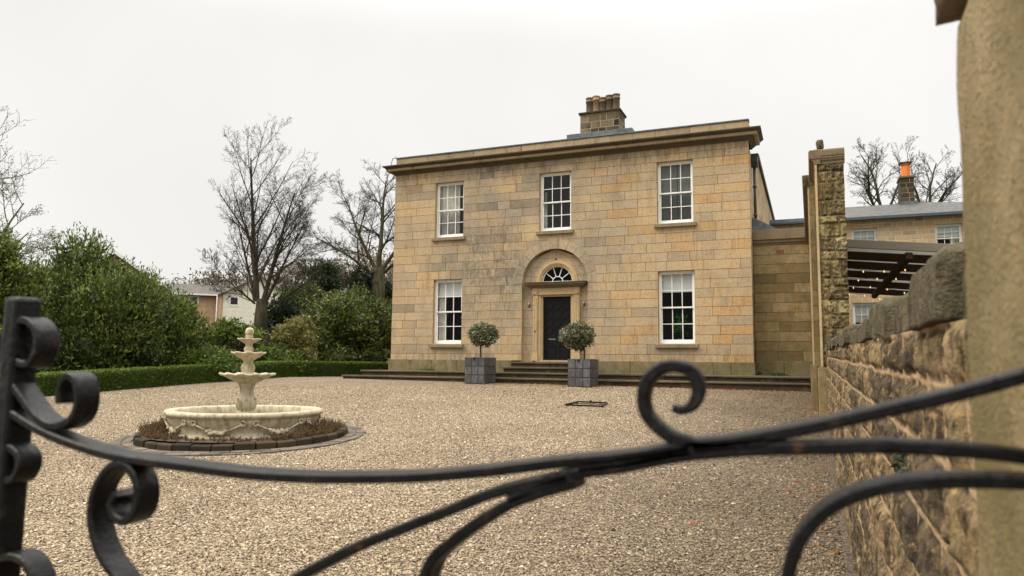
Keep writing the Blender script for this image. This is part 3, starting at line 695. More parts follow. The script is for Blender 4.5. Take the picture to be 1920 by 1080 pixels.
for sg in (-1, 1): mb.box(ACX+sg*.78 if sg > 0 else ACX-1.3, ACX+1.3 if sg > 0 else ACX-.78, YR+.008, YR+.2, .6, 3.4, .3)
kk = 24
for k in range(kk):
    a, b = math.pi*k/kk, math.pi*(k+1)/kk
    mb.add([(ACX+.6*math.cos(a), YR+.008, 3.4+.62*math.sin(a)), (ACX+1.5*math.cos(a), YR+.008, 3.4+1.5*math.sin(a)), (ACX+1.5*math.cos(b), YR+.008, 3.4+1.5*math.sin(b)), (ACX+.6*math.cos(b), YR+.008, 3.4+.6*math.sin(b))], [(0, 1, 2, 3)], .3)
obj('mortar', mb, M_MORTAR, arch)
DX = .02
surround = MB()
for sg in (-1, 1):
    def bx(a, b, *r): surround.box(DX+min(sg*a, sg*b), DX+max(sg*a, sg*b), *r)
    bx(.64, .81, YR-.10, YR+.02, 1.0, 2.96, .7); bx(.67, .70, YR-.112, YR-.101, 1.08, 2.88, .7); bx(.75, .78, YR-.112, YR-.101, 1.08, 2.88, .7)
    bx(.62, .84, YR-.13, YR+.02, .775, .94, .6); bx(.63, .825, YR-.115, YR+.02, .94, 1.0, .6)
    bx(.545, .64, YR-.06, YR+.02, .775, 2.96, .8); bx(.49, .545, YR-.03, YR+.1, .775, 2.90, .85)
    bx(.63, .83, YR-.125, YR+.02, 2.962, 3.19, .6)
surround.box(DX-.63, DX+.63, YR-.10, YR+.02, 2.962, 3.19, .7)
surround.box(DX-.545, DX+.545, YR-.03, YR+.1, 2.902, 2.96, .8)
sur = obj('door_surround', surround, M_TRIM, house, bevel=.006)
for sg in (-1, 1):
    mb = MB(); mb.lathe([(.085, 0), (.085, .012), (.06, .014), (.055, .006), (.03, .008), (.0, .02)], 0, 0, 0, 20)
    mb.v = [(DX+sg*.73+x, YR-.126-z, 3.075+y) for x, y, z in mb.v]; obj('rosette', mb, M_TRIM, sur)
mb = MB()
pr = [(-.02, 3.19), (.13, 3.19), (.15, 3.215), (.20, 3.235), (.21, 3.27), (.27, 3.29), (.28, 3.335), (.30, 3.345), (.31, 3.37), (-.02, 3.395)]
mb.loft(around(pr, DX-.78, DX+.78, YR+.0, YR+.02, YR+.02), closed=True, tint=.3); obj('hood', mb, M_CORN, sur)
mb = MB()
pr = [(.545, YR+.12), (.545, YR-.02), (.60, YR-.03), (.61, YR-.055), (.66, YR-.06), (.675, YR-.035), (.72, YR-.04), (.735, YR+.02)]
ks = 28
mb.loft([[(DX+r*math.cos(math.pi*k/ks), y, 3.395+r*math.sin(math.pi*k/ks)) for r, y in pr] for k in range(ks+1)], tint=.75, smooth=False); obj('fanlight_arch', mb, M_TRIM, sur)
mb = MB(); yy = YR+.07
for (ra, rb) in ((.50, .548), (.17, .195)):
    mb.loft([[(DX+r*math.cos(math.pi*k/ks), y, 3.40+r*math.sin(math.pi*k/ks)) for r, y in ((ra, yy), (rb, yy), (rb, yy+.03), (ra, yy+.03))] for k in range(ks+1)], closed=True, tint=.5)
mb.box(DX-.54, DX+.54, yy-.01, yy+.04, 3.385, 3.425, .5)
for a in (36, 72, 108, 144):
    a = R_(a); mb.obox((DX+.19*math.cos(a), yy+.015, 3.40+.19*math.sin(a)), (DX+.505*math.cos(a), yy+.015, 3.40+.505*math.sin(a)), .022, .025, up=(0, 1, 0), tint=.5)
fan = obj('fanlight', mb, M_WHITE, house)
mb = MB(); mb.add([(DX, yy+.02, 3.40)]+[(DX+.53*math.cos(math.pi*k/ks), yy+.02, 3.40+.53*math.sin(math.pi*k/ks)) for k in range(ks+1)], [(0, k+1, k+2) for k in range(ks)], .5); obj('pane', mb, M_GLASSD, fan)
mb = MB(); mb.box(DX-1.0, DX+1.0, 2.2, 2.24, .78, 4.3, .5); mb.box(DX-1.04, DX-1.0, .36, 2.2, .78, 4.3); mb.box(DX+1.0, DX+1.04, .36, 2.2, .78, 4.3); mb.box(DX-1.0, DX+1.0, .36, 2.2, 4.3, 4.34); obj('hall', mb, simple('brown_hall', (.14, .05, .03), .8), fan)
# door
mb = MB(); y0 = YR+.07
mb.box(DX-.488, DX+.488, y0, y0+.05, .80, 2.90, .5)
def ring(cx, cz, r1, r2, h, yb):
    n8 = 8
    for k in range(n8):
        a0, a1 = R_(22.5+45*k), R_(22.5+45*(k+1))
        q = [(cx+r*math.cos(a), cz+r*1.0*math.sin(a)) for r, a in ((r1, a0), (r2, a0), (r2, a1), (r1, a1))]
        mb.add([(x, yb-h, z) for x, z in q]+[(x, yb, z) for x, z in q], [(0, 1, 2, 3), (0, 4, 5, 1), (1, 5, 6, 2), (2, 6, 7, 3), (3, 7, 4, 0)], .5)
for i in range(3):
    for j in range(4): ring(DX-.29+i*.29, 1.78+j*.275, .105, .135, .016, y0)
for i in range(3):
    for j in range(3):
        if i < 2: mb.box(DX-.29+i*.29+.11, DX-.29+i*.29+.18, y0-.012, y0, 1.78+j*.275+.125, 1.78+j*.275+.145, .5)
for a, b, c_, d_ in ((-.40, -.06, .90, 1.30), (.06, .40, .90, 1.30)):
    for q in ((a, b, c_, c_+.025), (a, b, d_-.025, d_), (a, a+.025, c_+.025, d_-.025), (b-.025, b, c_+.025, d_-.025)): mb.box(DX+q[0], DX+q[1], y0-.014, y0, q[2], q[3], .5)
door = obj('door', mb, M_DOOR, house, bevel=.003)
mb = MB(); mb.box(DX-.31, DX-.06, y0-.012, y0-.001, 1.47, 1.51, .5); obj('letter_plate', mb, M_STEEL, door, bevel=.004)
mb = MB(); mb.lathe([(0, 0), (.03, 0), (.032, .02), (.02, .04), (0, .045)], 0, 0, 0, 14); mb.v = [(DX+.40+x, y0-.001-z, 1.60+y) for x, y, z in mb.v]; obj('door_knob', mb, M_PIPE, door)
mb = MB(); mb.box(DX-.55, DX+.55, YR-.12, YR+.12, .745, .80, .4); obj('threshold', mb, M_TRIM, house, bevel=.006)
mb = MB(); mb.lathe([(0, 0), (.022, 0), (.022, .008), (.0, .012)], 0, 0, 0, 12); mb.v = [(DX-.725+x, YR-.101-z, 1.75+y*1.6) for x, y, z in mb.v]; obj('bell_push', mb, M_PIPE, house)
# wall lamps
for sg, lab in ((-1, 'small steel tube wall lamp left of the black front door'), (1, 'small steel tube wall lamp above the right planter, right of the black door')):
    x = DX+sg*.955; z = 2.64
    L = thing('wall_lamp', lab, 'wall lamp', (x, YR, z), group='tube lamps beside the front door')
    mb = MB(); mb.tube([(x, YR-.07, z-.10), (x, YR-.07, z+.10)], .028, 14); obj('lamp_tube', mb, M_STEEL, L)
    mb = MB(); mb.box(x-.02, x+.02, YR-.05, YR-.001, z-.03, z+.03); obj('bracket', mb, M_STEEL, L)

# ---------------- steps and terrace
st = thing('stone_steps', 'long dark stone steps running along the house front up to the door', 'steps', (0, -1.0, .0))
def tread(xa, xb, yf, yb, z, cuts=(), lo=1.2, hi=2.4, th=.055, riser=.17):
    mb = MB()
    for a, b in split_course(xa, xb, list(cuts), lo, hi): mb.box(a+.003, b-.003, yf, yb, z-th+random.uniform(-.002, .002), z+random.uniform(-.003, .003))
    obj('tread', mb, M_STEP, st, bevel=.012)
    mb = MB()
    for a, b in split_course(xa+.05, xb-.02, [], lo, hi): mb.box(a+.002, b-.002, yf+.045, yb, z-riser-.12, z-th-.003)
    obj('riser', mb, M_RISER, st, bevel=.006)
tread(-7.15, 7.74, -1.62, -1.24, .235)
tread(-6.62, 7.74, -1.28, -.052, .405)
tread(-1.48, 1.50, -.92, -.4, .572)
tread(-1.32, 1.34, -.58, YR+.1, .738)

# ------------------------------------------------------------------ side wing
wing = thing('side_wing', 'lower stained sandstone side wing with stone coping, between house and tall wall', 'house wing', (7.0, 1.2, .4))
YW = .55
mb = MB(); ashlar(mb, [.84]+list(np.linspace(.84, 4.33, 13)[1:]), HW+.012, 8.0, [], J=.006, to3=lambda x, z, d: (x, YW+d, z))
mb.box(HW+.012, 8.0, YW+.021, 6.0, .3, 4.33, .4); obj('wall', mb, M_WING, wing)
mb = MB()
for a, b in split_course(HW+.02, 7.9, []): mb.box(a+.003, b-.003, YW-.05, YW+.018, .3, .84)
obj('plinth', mb, M_PLINTH, wing, bevel=.01)
mb = MB()
prof = [(YW+.3, 4.33), (YW-.01, 4.33), (YW-.03, 4.39), (YW-.07, 4.41), (YW-.075, 4.47), (YW-.12, 4.50), (YW-.13, 4.80), (YW+.3, 4.83)]
mb.prism_x(prof, HW+.012, 8.0, .4); obj('coping', mb, M_CORN, wing, bevel=.006)
mb = MB(); mb.prism_y([(HW+.012, 4.83), (HW+.75, 4.83), (HW+.012, 5.25)], YW+.05, 5.9, .4); obj('lead_roof', mb, M_LEADROOF, wing)
pv = onY(1463, 472, YW)
mb = MB(); mb.box(pv[0]-.12, pv[0]+.12, YW-.006, YW+.01, pv[2]-.08, pv[2]+.08)
vent = obj('air_brick', mb, simple('red_clay', (.30, .12, .06), .9), wing, bevel=.004)
mb = MB()
for i in range(5):
    for j in range(3): mb.box(pv[0]-.105+i*.044, pv[0]-.075+i*.044, YW-.0085, YW-.0062, pv[2]-.06+j*.043, pv[2]-.03+j*.043)
obj('vent_hole', mb, M_ROOM, vent)

# ------------------------------------------------------------------ heightfield stonework
def stone_layout(S, T, courses, lo, hi, seed, joint=.013, relief=.03, rough=.03, fine=1.0):
    """S along, T down; returns height, tint, mortar"""
    r = np.random.default_rng(seed); cb = np.array(courses)
    wob = .018*(fbm(S*5, T*5, seed, 3)-.5)*2; Tw = T+wob; Sw = S+.02*(fbm(S*6+9, T*6, seed+.5, 3)-.5)*2
    ci = np.clip(np.searchsorted(cb, Tw)-1, 0, len(cb)-2)
    H = np.zeros_like(S); TI = np.zeros_like(S); D = np.full_like(S, 1.0)
    smin, smax = S.min(), S.max()
    for c in range(len(cb)-1):
        e = [smin-r.uniform(0, lo)]
        while e[-1] < smax+hi: e.append(e[-1]+r.uniform(lo, hi))
        e = np.array(e); k = ci == c
        if not k.any(): continue
        j = np.clip(np.searchsorted(e, Sw[k])-1, 0, len(e)-2)
        dz = np.minimum(Tw[k]-cb[c], cb[c+1]-Tw[k]); ds = np.minimum(Sw[k]-e[j], e[j+1]-Sw[k])
        D[k] = np.minimum(dz, ds); rt = r.random(len(e)); ro = r.uniform(.45, 1.0, len(e))
        TI[k] = rt[j]; H[k] = relief*ro[j]
    q = np.clip((D-joint)/.035, 0, 1); q = q*q*(3-2*q); mo = np.clip(1-(D-joint*.55)/(joint*.8), 0, 1)
    rid = 1-np.abs(fbm(S*7, T*7, seed+3.3, 4)*2-1)
    qn = 7*fbm(S*4.5, T*6.5, seed+8.8, 3)+1.5*rid; qf = qn-np.floor(qn); rid = .35*rid+.65*((np.floor(qn)+qf**5)/7)     # split stone breaks in steps
    h = q*(H+rough*(rid-.6)+rough*.5*(fbm(S*22*fine, T*22*fine, seed+1.1, 3)-.5))+.006*(fbm(S*30, T*30, seed+7, 3)-.5)+.006*mo
    return h, TI, mo
def quads(nr, nc):
    i = (np.arange(nr-1)[:, None]*nc+np.arange(nc-1)[None, :]).ravel(); return np.stack([i, i+1, i+1+nc, i+nc], 1)

# ------------------------------------------------------------------ boundary wall
YB0, YB1 = CY+1.12, -8.28
def wtop(y): return EYE+.085+(.235*(np.asarray(y)-YB0)/(YB1-YB0))     # underside of coping
bw = thing('boundary_wall', 'rough dark rubble stone boundary wall with rounded coping stones beside the drive', 'wall', (8.2, (YB0+YB1)/2, -.5))
d = [YB0]
while d[-1] < YB1: d.append(d[-1]+max(.0065, .0042*(d[-1]-CY)))
ys = np.array(d); ts = np.linspace(0, 1, 210)
S, Tn = np.meshgrid(ys, ts); zt = wtop(S); zb = G(8.0, S)-.05; T = Tn*(zt-zb); Z = zt-T
h, TI, mo = stone_layout(S, T, [0, .135, .30, .475, .66, .87, 1.08, 1.30, 1.52, 2.2], .18, .50, 5, joint=.008, relief=.016, rough=.042, fine=2.0)
X = 8.035-h-.045*Tn*0.6
V = np.stack([X.ravel(), S.ravel(), Z.ravel()], 1)
arr_obj('stone_face', V, quads(*S.shape)[:, ::-1], M_RUBBLE, bw, ptint=TI.ravel(), extra={'mort': mo.ravel()})
mb = MB(); n = 8; yy = np.linspace(YB0, YB1, n)
for a, b in zip(yy[:-1], yy[1:]): mb.add([(8.06, a, -1.3), (8.42, a, -1.3), (8.42, b, -1.3), (8.06, b, -1.3), (8.06, a, wtop(a)), (8.42, a, wtop(a)), (8.42, b, wtop(b)), (8.06, b, wtop(b))],
        [(4, 5, 6, 7), (1, 2, 6, 5), (0, 4, 7, 3), (0, 1, 5, 4)], .5)
obj('core', mb, M_SCREEN, bw)
y = YB0-.02; k = 0
while y < YB1-.1:
    L = random.uniform(.36, .62); L = min(L, YB1-y); hgt = random.uniform(.105, .175) if y > CY+3 else [.145, .165, .14, .155, .15, .155][min(k, 5)]; gap = random.uniform(.02, .07) if y > CY+4 else random.uniform(.05, .10); lat = random.uniform(-.022, .018) if k > 3 else [.022, -.014, .012, -.008][k]; L += .06 if y < CY+3 else 0
    bm = bmesh.new(); bmesh.ops.create_cube(bm, size=1); bmesh.ops.subdivide_edges(bm, edges=bm.edges, cuts=13 if y < CY+5 else 6, use_grid_fill=True)
    cy_ = y+L/2; zc = float(wtop(cy_)); tilt_ = random.uniform(-.05, .05) if k > 2 else 0
    for v in bm.verts:
        p = v.co.copy(); top = max(0, p.z+.5)
        q = Vector((p.x*.43, p.y*(L-gap), (p.z+.5)*hgt))
        rnd = (abs(p.x)*2)**10*.028*top+(abs(p.y)*2)**14*.016*top
        q.z -= rnd; q.x *= 1-.03*top**2; q.z += (p.y)*tilt_; 
        n_ = mnoise.fractal(Vector((q.x*9+k*3.7, (cy_+q.y)*9, q.z*9)), .8, 2.2, 5)*.0085
        q += p.normalized()*n_
        v.co = Vector((8.235+q.x+lat, cy_+q.y, zc+q.z))
    me = bpy.data.meshes.new('coping_stone'); off = Vector(bw.location)
    for v in bm.verts: v.co -= off
    for f in bm.faces: f.smooth = True
    bm.to_mesh(me); bm.free(); me.materials.append(M_COPE); finish(bpy.data.objects.new('coping_stone', me), bw)
    y += L; k += 1

# gate pier, near right
PX = CX+.195
pier = thing('gate_pier', 'tall buff sandstone gate pier with projecting cap at the near right', 'pier', (PX+.25, CY+.75, -.9))
def rough_box(name, x0, x1, y0, y1, z0, z1, res, amp, m, parent, rnd=.02):
    bm = bmesh.new(); bmesh.ops.create_cube(bm, size=1); 
    for v in bm.verts: v.co = Vector(((x0+x1)/2+v.co.x*(x1-x0), (y0+y1)/2+v.co.y*(y1-y0), (z0+z1)/2+v.co.z*(z1-z0)))
    for _ in range(res): bmesh.ops.subdivide_edges(bm, edges=[e for e in bm.edges if e.calc_length() > .05], cuts=1, use_grid_fill=True)
    bm.normal_update(); off = Vector(root_of(parent).location) if parent else Vector()
    c0 = Vector(((x0+x1)/2, (y0+y1)/2, (z0+z1)/2)); hx, hy, hz = (x1-x0)/2, (y1-y0)/2, (z1-z0)/2
    for v in bm.verts:
        d_ = v.co-c0; e = [hx-abs(d_.x), hy-abs(d_.y), hz-abs(d_.z)]; e.sort()
        k_ = max(0, rnd-e[1])/rnd if rnd else 0
        v.co += v.normal*(mnoise.fractal(v.co*9, 1, 2, 5)*amp-k_*k_*rnd*.5)
        v.co -= off
    for f in bm.faces: f.smooth = True
    me = bpy.data.meshes.new(name); bm.to_mesh(me); bm.free(); me.materials.append(m); return finish(bpy.data.objects.new(name, me), parent)
sh_ = rough_box('shaft', PX, PX+.5, CY+.55, CY+1.14, -1.1, EYE+.482, 6, .006, M_PIER, pier)
for v_ in sh_.data.vertices: v_.co.x -= .016*max(0.0, (EYE+.50-(v_.co.z+pier.location.z))/1.5)
rough_box('cap', PX-.022, PX+.52, CY+.53, CY+1.162, EYE+.484, EYE+.62, 4, .003, M_CORN, pier)

# ------------------------------------------------------------------ tall screen wall with broken end
sw = thing('screen_wall', 'tall narrow weathered stone wall with broken rubble end and moulded cornice', 'wall', (8.15, -4, -.1))
YE, YM, YF = -8.26, -6.66, .52
XN, XF_, XR = 7.93, 7.80, 8.42
mb = MB(); cz = list(np.linspace(.66, 4.40, 13))
ashlar(mb, cz, YE+.02, YM, [], J=.005, to3=lambda y, z, d: (XN+d, y, z))
mb.box(XN+.022, XR-.05, YE+.05, YM, -.4, 4.42, .5)
ashlar(mb, cz, YM, YF, [], J=.005, to3=lambda y, z, d: (XF_+d, y, z)); ashlar(mb, cz, XF_, XN+.0, [], J=.004, to3=lambda x, z, d: (x, YM+d, z))
mb.box(XF_+.022, XR-.05, YM+.022, YF, -.4, 4.42, .5)
obj('dressed_face', mb, M_SCREEN, sw)
mb = MB()
for a, b in split_course(YE-.02, YM-.05, []): mb.box(XN-.055, XN-.002, a+.003, b-.003, -.5, .655)
mb.box(XN-.055, XN+.10, YE-.05, YE-.022, -.5, .655); obj('plinth', mb, M_SCREEN, sw, bevel=.01)
mb = MB()
for a, b in split_course(YM-.05, YF-2.0, []): mb.box(XF_-.055, XF_-.002, a+.003, b-.003, -.5, .70)
mb.box(XF_-.055, XN-.058, YM-.055, YM-.002, -.5, .70)
obj('plinth', mb, M_SCREEN, sw, bevel=.01)
mb = MB()
pr = [(-.1, 4.40), (.015, 4.40), (.02, 4.45), (.06, 4.48), (.065, 4.53), (.10, 4.55), (.105, 4.66), (.0, 4.69), (-.1, 4.69)]
mb.loft([[(XN-p, YE-.04, z) for p, z in pr], [(XN-p, YM-.03, z) for p, z in pr]], closed=True, tint=.3)
mb.loft([[(XF_-p, YM-p*1.0, z-.06) for p, z in pr], [(XF_-p, YF-.1, z-.06) for p, z in pr]], closed=True, tint=.3)
mb.loft([[(XN+.1, YE-p*.6, z) for p, z in pr], [(XR+.02, YE-p*.6, z) for p, z in pr]], closed=True, tint=.5)
mb.box(XN-.09, XR+.015, YE-.05, YM, 4.505, 4.68, .45); mb.box(XF_-.08, XR, YM+.005, YF-.1, 4.40, 4.60, .4)
obj('cornice', mb, M_CORN, sw, bevel=.012)
xs_ = np.linspace(XN+.01, XR, 70); zz = np.linspace(-.45, 4.41, 420)
S, Zg = np.meshgrid(xs_, zz); T = 4.41-Zg
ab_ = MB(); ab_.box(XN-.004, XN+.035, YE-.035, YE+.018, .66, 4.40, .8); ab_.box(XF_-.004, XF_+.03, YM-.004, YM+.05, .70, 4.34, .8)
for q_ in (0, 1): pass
obj('lit_edge_strip', ab_, M_TRIM, sw, bevel=.006)  # added pale strips imitate sky light on the left-facing pilaster edges
cs = [0]; rr = np.random.default_rng(3)
while cs[-1] < 5: cs.append(cs[-1]+rr.uniform(.13, .40))
h, TI, mo = stone_layout(S, T, cs, .13, .42, 11, joint=.004, relief=.035, rough=.085)
q = np.clip((S-XN-.02)/.16, 0.12, 1); h = h*q-.01
edge = .03*(fbm(Zg*4, S*0, 2, 4)-.5)*np.clip((S-XR+.08)/.08, 0, 1)
V = np.stack([(S+edge).ravel(), (YE-h).ravel(), Zg.ravel()], 1)
arr_obj('broken_end', V, quads(*S.shape), M_ROUGH, sw, ptint=TI.ravel(), extra={'mort': mo.ravel()})
mb = MB(); mb.box(XR-.05, XR-.01, YE+.03, YF, -.5, 4.4, .5); obj('back_face', mb, M_SCREEN, sw)
fin = rough_box('stone_finial', 7.965, 8.10, YE-.02, YE+.12, 4.69, 4.89, 3, .012, M_COPE, None, .06)
tag(fin, 'small weathered lump of stone standing on top of the tall narrow wall', 'stone finial')

# ------------------------------------------------------------------ planters with topiary
PLS = [(1.60, -2.07, 'grey lead-clad square planter right of the door steps, holding the broader tree'),
       (-1.70, -2.07, 'grey lead-clad square planter left of the door steps, holding the rounder tree')]
pw, pd, ph = .335, .41, .775
def leafy(P, Nn, L, W, jit, tintf, up=.25, seed=1, out=1.0):
    """leaf quads at points P pointing roughly along Nn"""
    r = np.random.default_rng(seed); n = len(P)
    d = out*Nn+jit*r.normal(size=(n, 3)); d[:, 2] += up; d /= np.linalg.norm(d, axis=1, keepdims=True)+1e-9
    a = np.cross(d, r.normal(size=(n, 3))); a /= np.linalg.norm(a, axis=1, keepdims=True)+1e-9
    b = np.cross(d, a); s = r.uniform(.65, 1.25, (n, 1)); l = L*s; w_ = W*s
    V = np.stack([P, P+d*l*.45+a*w_*.5+b*w_*.12, P+d*l, P+d*l*.45-a*w_*.5+b*w_*.12], 1).reshape(-1, 3)
    return V, np.arange(4*n).reshape(n, 4), tintf
def sphere_pts(n, c, r3, seed, inner=.6, zmin=-1):
    r = np.random.default_rng(seed); d = r.normal(size=(int(n*1.0), 3)); d /= np.linalg.norm(d, axis=1, keepdims=True)
    rad = (inner**3+(1-inner**3)*r.random(len(d)))**(1/3)
    return np.array(c)+d*rad[:, None]*np.array(r3), d
def make_planter(x, y, lab):
    g = float(G(x, y)); t_ = thing('planter', lab, 'planter', (x, y, g), group='lead planters by the steps')
    mb = MB(); mb.box(x-pw, x+pw, y-pd, y+pd, g-.03, g+ph-.03, .5); b = obj('box', mb, M_PIPE, t_, bevel=.01)
    mb = MB(); e = pw+.004; ey = pd+.004; s_ = 2*e/3; sy_ = 2*ey/3; q = ph/3; gp = .026
    for i in range(3):
        for j in range(3):
            a, c_ = -e+i*s_+gp/2, -e+(i+1)*s_-gp/2; z0, z1 = g+j*q+gp/2, g+(j+1)*q-gp/2
            for yy in (y-ey-.006, y+ey-.0): mb.box(x+a, x+c_, yy, yy+.006, z0, z1)
            for xx in (x-e-.006, x+e-.0): mb.box(xx, xx+.006, y-ey+i*sy_+gp/2, y-ey+(i+1)*sy_-gp/2, z0, z1)
    obj('panel', mb, M_LEAD, t_, bevel=.002)
    mb = MB()
    o = pw+.014; oy = pd+.014; zt_ = g+ph
    mb.box(x-o, x+o, y-oy, y-oy+.05, zt_-.02, zt_+.012); mb.box(x-o, x+o, y+oy-.05, y+oy, zt_-.02, zt_+.012)
    mb.box(x-o, x-o+.05, y-oy+.05, y+oy-.05, zt_-.02, zt_+.012); mb.box(x+o-.05, x+o, y-oy+.05, y+oy-.05, zt_-.02, zt_+.012); obj('rim', mb, M_LEAD, t_, bevel=.004)
    mb = MB(); mb.box(x-pw+.04, x+pw-.04, y-pd+.04, y+pd-.04, zt_-.06, zt_-.025); obj('soil', mb, M_GROUND, t_)
    mb = MB(); mb.tube([(x-.02, y-oy-.012, zt_-.05), (x-.02, y-oy-.012, zt_+.02)], .035, 12); obj('emblem', mb, M_PIPE, t_)
    return t_, g
for i, (x, y, lab) in enumerate(PLS):
    t_, g = make_planter(x, y, lab)
    tl = ['clipped ball-headed grey green tree on a bare stem, the broader one overlapping the door', 'clipped ball-headed grey green tree on a bare stem, the rounder one nearer the left window'][i]
    zb0 = g+ph-.03
    tt = thing('topiary_tree', tl, 'topiary tree', (x, y, zb0), group='ball-headed trees in planters')
    cc = onY(1083, 630, y) if i == 0 else onY(906, 627, y)
    c3 = np.array([cc[0], y, cc[2]]); r3 = (.52, .50, .415) if i == 0 else (.455, .45, .375)
    mb = MB(); mb.tube(catmull([(x+(.03 if i == 0 else 0), y, zb0), (x+(.02 if i == 0 else .0), y, (zb0+c3[2]-.35)/2+.2), (c3[0], y, c3[2])], 5), .026, 8)
    for k in range(10):
        a = 2*math.pi*k/10; mb.tube([c3+np.array([0, 0, -.2]), c3+np.array([math.cos(a)*.25, math.sin(a)*.25, .02+.1*(k % 3)])], [.014, .006], 5)
    obj('trunk', mb, M_BARK2, tt)
    r = np.random.default_rng(20+i); V = []; ti = []
    nb = 150; dd = r.normal(size=(nb, 3)); dd /= np.linalg.norm(dd, axis=1, keepdims=True); rr = r.uniform(.74, 1.02, nb)
    for k in range(nb):
        p, nn = sphere_pts(26, c3+dd[k]*rr[k]*np.array(r3)*.9, (.085, .085, .075), 1000*i+k, .1); V.append((p, dd[k]*.9+nn*.7)); ti.append(np.clip(r.normal(.45, .12)+r.normal(0, .22, 26), 0, 1))
    p, nn = sphere_pts(1700, c3, np.array(r3)*.82, 77+i, .55); V.append((p, nn)); ti.append(np.clip(r.normal(.4, .22, len(p)), 0, 1))
    P_ = np.concatenate([a for a, b in V]); N_ = np.concatenate([b for a, b in V])
    vv, ff, _ = leafy(P_, N_, .075, .046, .7, None, .2, 31+i, .6); arr_obj('crown', vv, ff, L_TOPI, tt, tint=np.concatenate(ti), smooth=False)

# ------------------------------------------------------------------ fountain
FX, FY = -.14, -13.88; FG = float(G(FX, FY))
ft = thing('fountain', 'cream three-tier cast stone fountain standing in a round garlanded basin', 'fountain', (FX, FY, FG))
RB = 1.10; zr_ = .405
mb = MB(); NSEG = 96
prof = [(RB-.05, -.02), (RB-.05, .085), (RB-.085, .10), (RB-.075, .125), (RB-.10, .15), (RB-.075, .20), (RB-.03, .27), (RB-.025, .30), (RB-.015, .325), (RB+.02, .345), (RB+.025, .375), (RB+.01, zr_), (RB-.10, zr_), (RB-.125, zr_-.02), (RB-.14, .30), (RB-.15, .12), (RB-.2, .10), (0, .10)]
def pw_(i, a):
    k = (a*8/(2*math.pi)) % 1; k = min(k, 1-k)*2
    return ((.022 if 3 < i < 8 else 0)*math.exp(-(k/.08)**2)+(.0 if i else 0), 0)
mb.lathe(prof, FX, FY, FG, NSEG, .5, wave=pw_); bas = obj('basin', mb, M_FOUNT, ft)
for k in range(8):   # garlands and rosettes on the basin
    mb = MB()
    A0 = 2*math.pi*(k+.0)/8+.08; A1 = 2*math.pi*(k+1)/8-.08
    for q in range(15):
        s = q/14; a = A0+(A1-A0)*s; z = .265-.13*math.sin(math.pi*s); rr = RB-.045-.03*math.sin(math.pi*s)+.02; sz = .010+.026*math.sin(math.pi*s)**2
        c0 = np.array([FX+rr*math.cos(a), FY+rr*math.sin(a), FG+z])
        for u in range(3 if 3 < q < 11 else 1):
            c1 = c0+np.array([random.uniform(-.02, .02), random.uniform(-.02, .02), random.uniform(-.02, .02)])*(1 if 3 < q < 11 else .2)
            mb.lathe([(0, -sz), (sz*.7, -sz*.7), (sz, 0), (sz*.7, sz*.7), (0, sz)], *c1, 7, .5)
    for a in (A0, A1):
        t_ = np.array([-math.sin(a), math.cos(a), 0]); c0 = np.array([FX+(RB-.01)*math.cos(a), FY+(RB-.01)*math.sin(a), FG+.27])
        mb.tube([c0+(t_*math.cos(b)+np.array([0, 0, 1])*math.sin(b))*.034 for b in np.linspace(0, 2*math.pi, 12)], .011, 6)
    for s in (0, 1):
        a = A0 if s == 0 else A1; b = a+(A1-A0)*.30*(1 if s == 0 else -1)
        mb.tube([(FX+(RB-.01)*math.cos(a), FY+(RB-.01)*math.sin(a), FG+.26), (FX+(RB-.03)*math.cos(b), FY+(RB-.03)*math.sin(b), FG+.165)], .014, 6)
    obj('garland', mb, M_FOUNT, bas)
mb = MB(); mb.lathe([(0, .235), (RB-.14, .235)], FX, FY, FG, 48, .5)
t = NT('still_water'); M_WATER = t.bsdf((.12, .115, .07), .12, 0, t.bump(t.noise(8, 3), .05, .02), .5); obj('water', mb, M_WATER, ft)
def scal(n, amp, idx, dz):
    def f(i, a):
        if i not in idx: return (0, 0)
        c_ = math.cos(a*n); return (amp*c_*idx[i], dz*c_*idx[i])
    return f
def bowl(z, r, h, n, amp):
    mb = MB(); w_ = {1: .4, 2: .8, 3: 1, 4: 1, 5: 1, 6: 1, 7: .9, 8: .5}
    mb.lathe([(r*.26, 0), (r*.36, h*.12), (r*.62, h*.42), (r*.86, h*.72), (r*.98, h*.80), (r, h*.90), (r*.985, h), (r*.92, h*.99), (r*.80, h*.80), (r*.3, h*.62), (0, h*.6)], FX, FY, FG+z, n*8, .5, wave=scal(n, amp, w_, amp*.35)); return mb
obj('lower_bowl', bowl(.775, .395, .165, 12, .024), M_FOUNT, ft); obj('middle_bowl', bowl(1.125, .238, .135, 8, .018), M_FOUNT, ft); obj('top_bowl', bowl(1.375, .162, .09, 8, .013), M_FOUNT, ft)
def wflute(i, a): return (.012*math.cos(a*12) if 5 <= i <= 9 else 0, 0)
mb = MB(); mb.lathe([(.17, .10), (.17, .28), (.15, .30), (.135, .33), (.14, .36), (.10, .38), (.125, .41), (.145, .46), (.14, .52), (.118, .58), (.10, .61), (.098, .68), (.105, .74), (.125, .765), (.115, .80)], FX, FY, FG, 72, .5, wave=wflute)
for k in range(6):
    a = 2*math.pi*k/6+.2; mb.lathe([(0, -.02), (.018, 0), (0, .02)], FX+.145*math.cos(a), FY+.145*math.sin(a), FG+.555, 7, .5)
obj('urn_stem', mb, M_FOUNT, ft)
mb = MB(); mb.lathe([(.105, .905), (.105, .93), (.085, .95), (.09, .97), (.098, 1.0), (.10, 1.03), (.085, 1.075), (.065, 1.09), (.07, 1.12), (.085, 1.14)], FX, FY, FG, 40, .5, wave=lambda i, a: (.006*math.cos(a*8) if 2 < i < 7 else 0, 0)); obj('middle_stem', mb, M_FOUNT, ft)
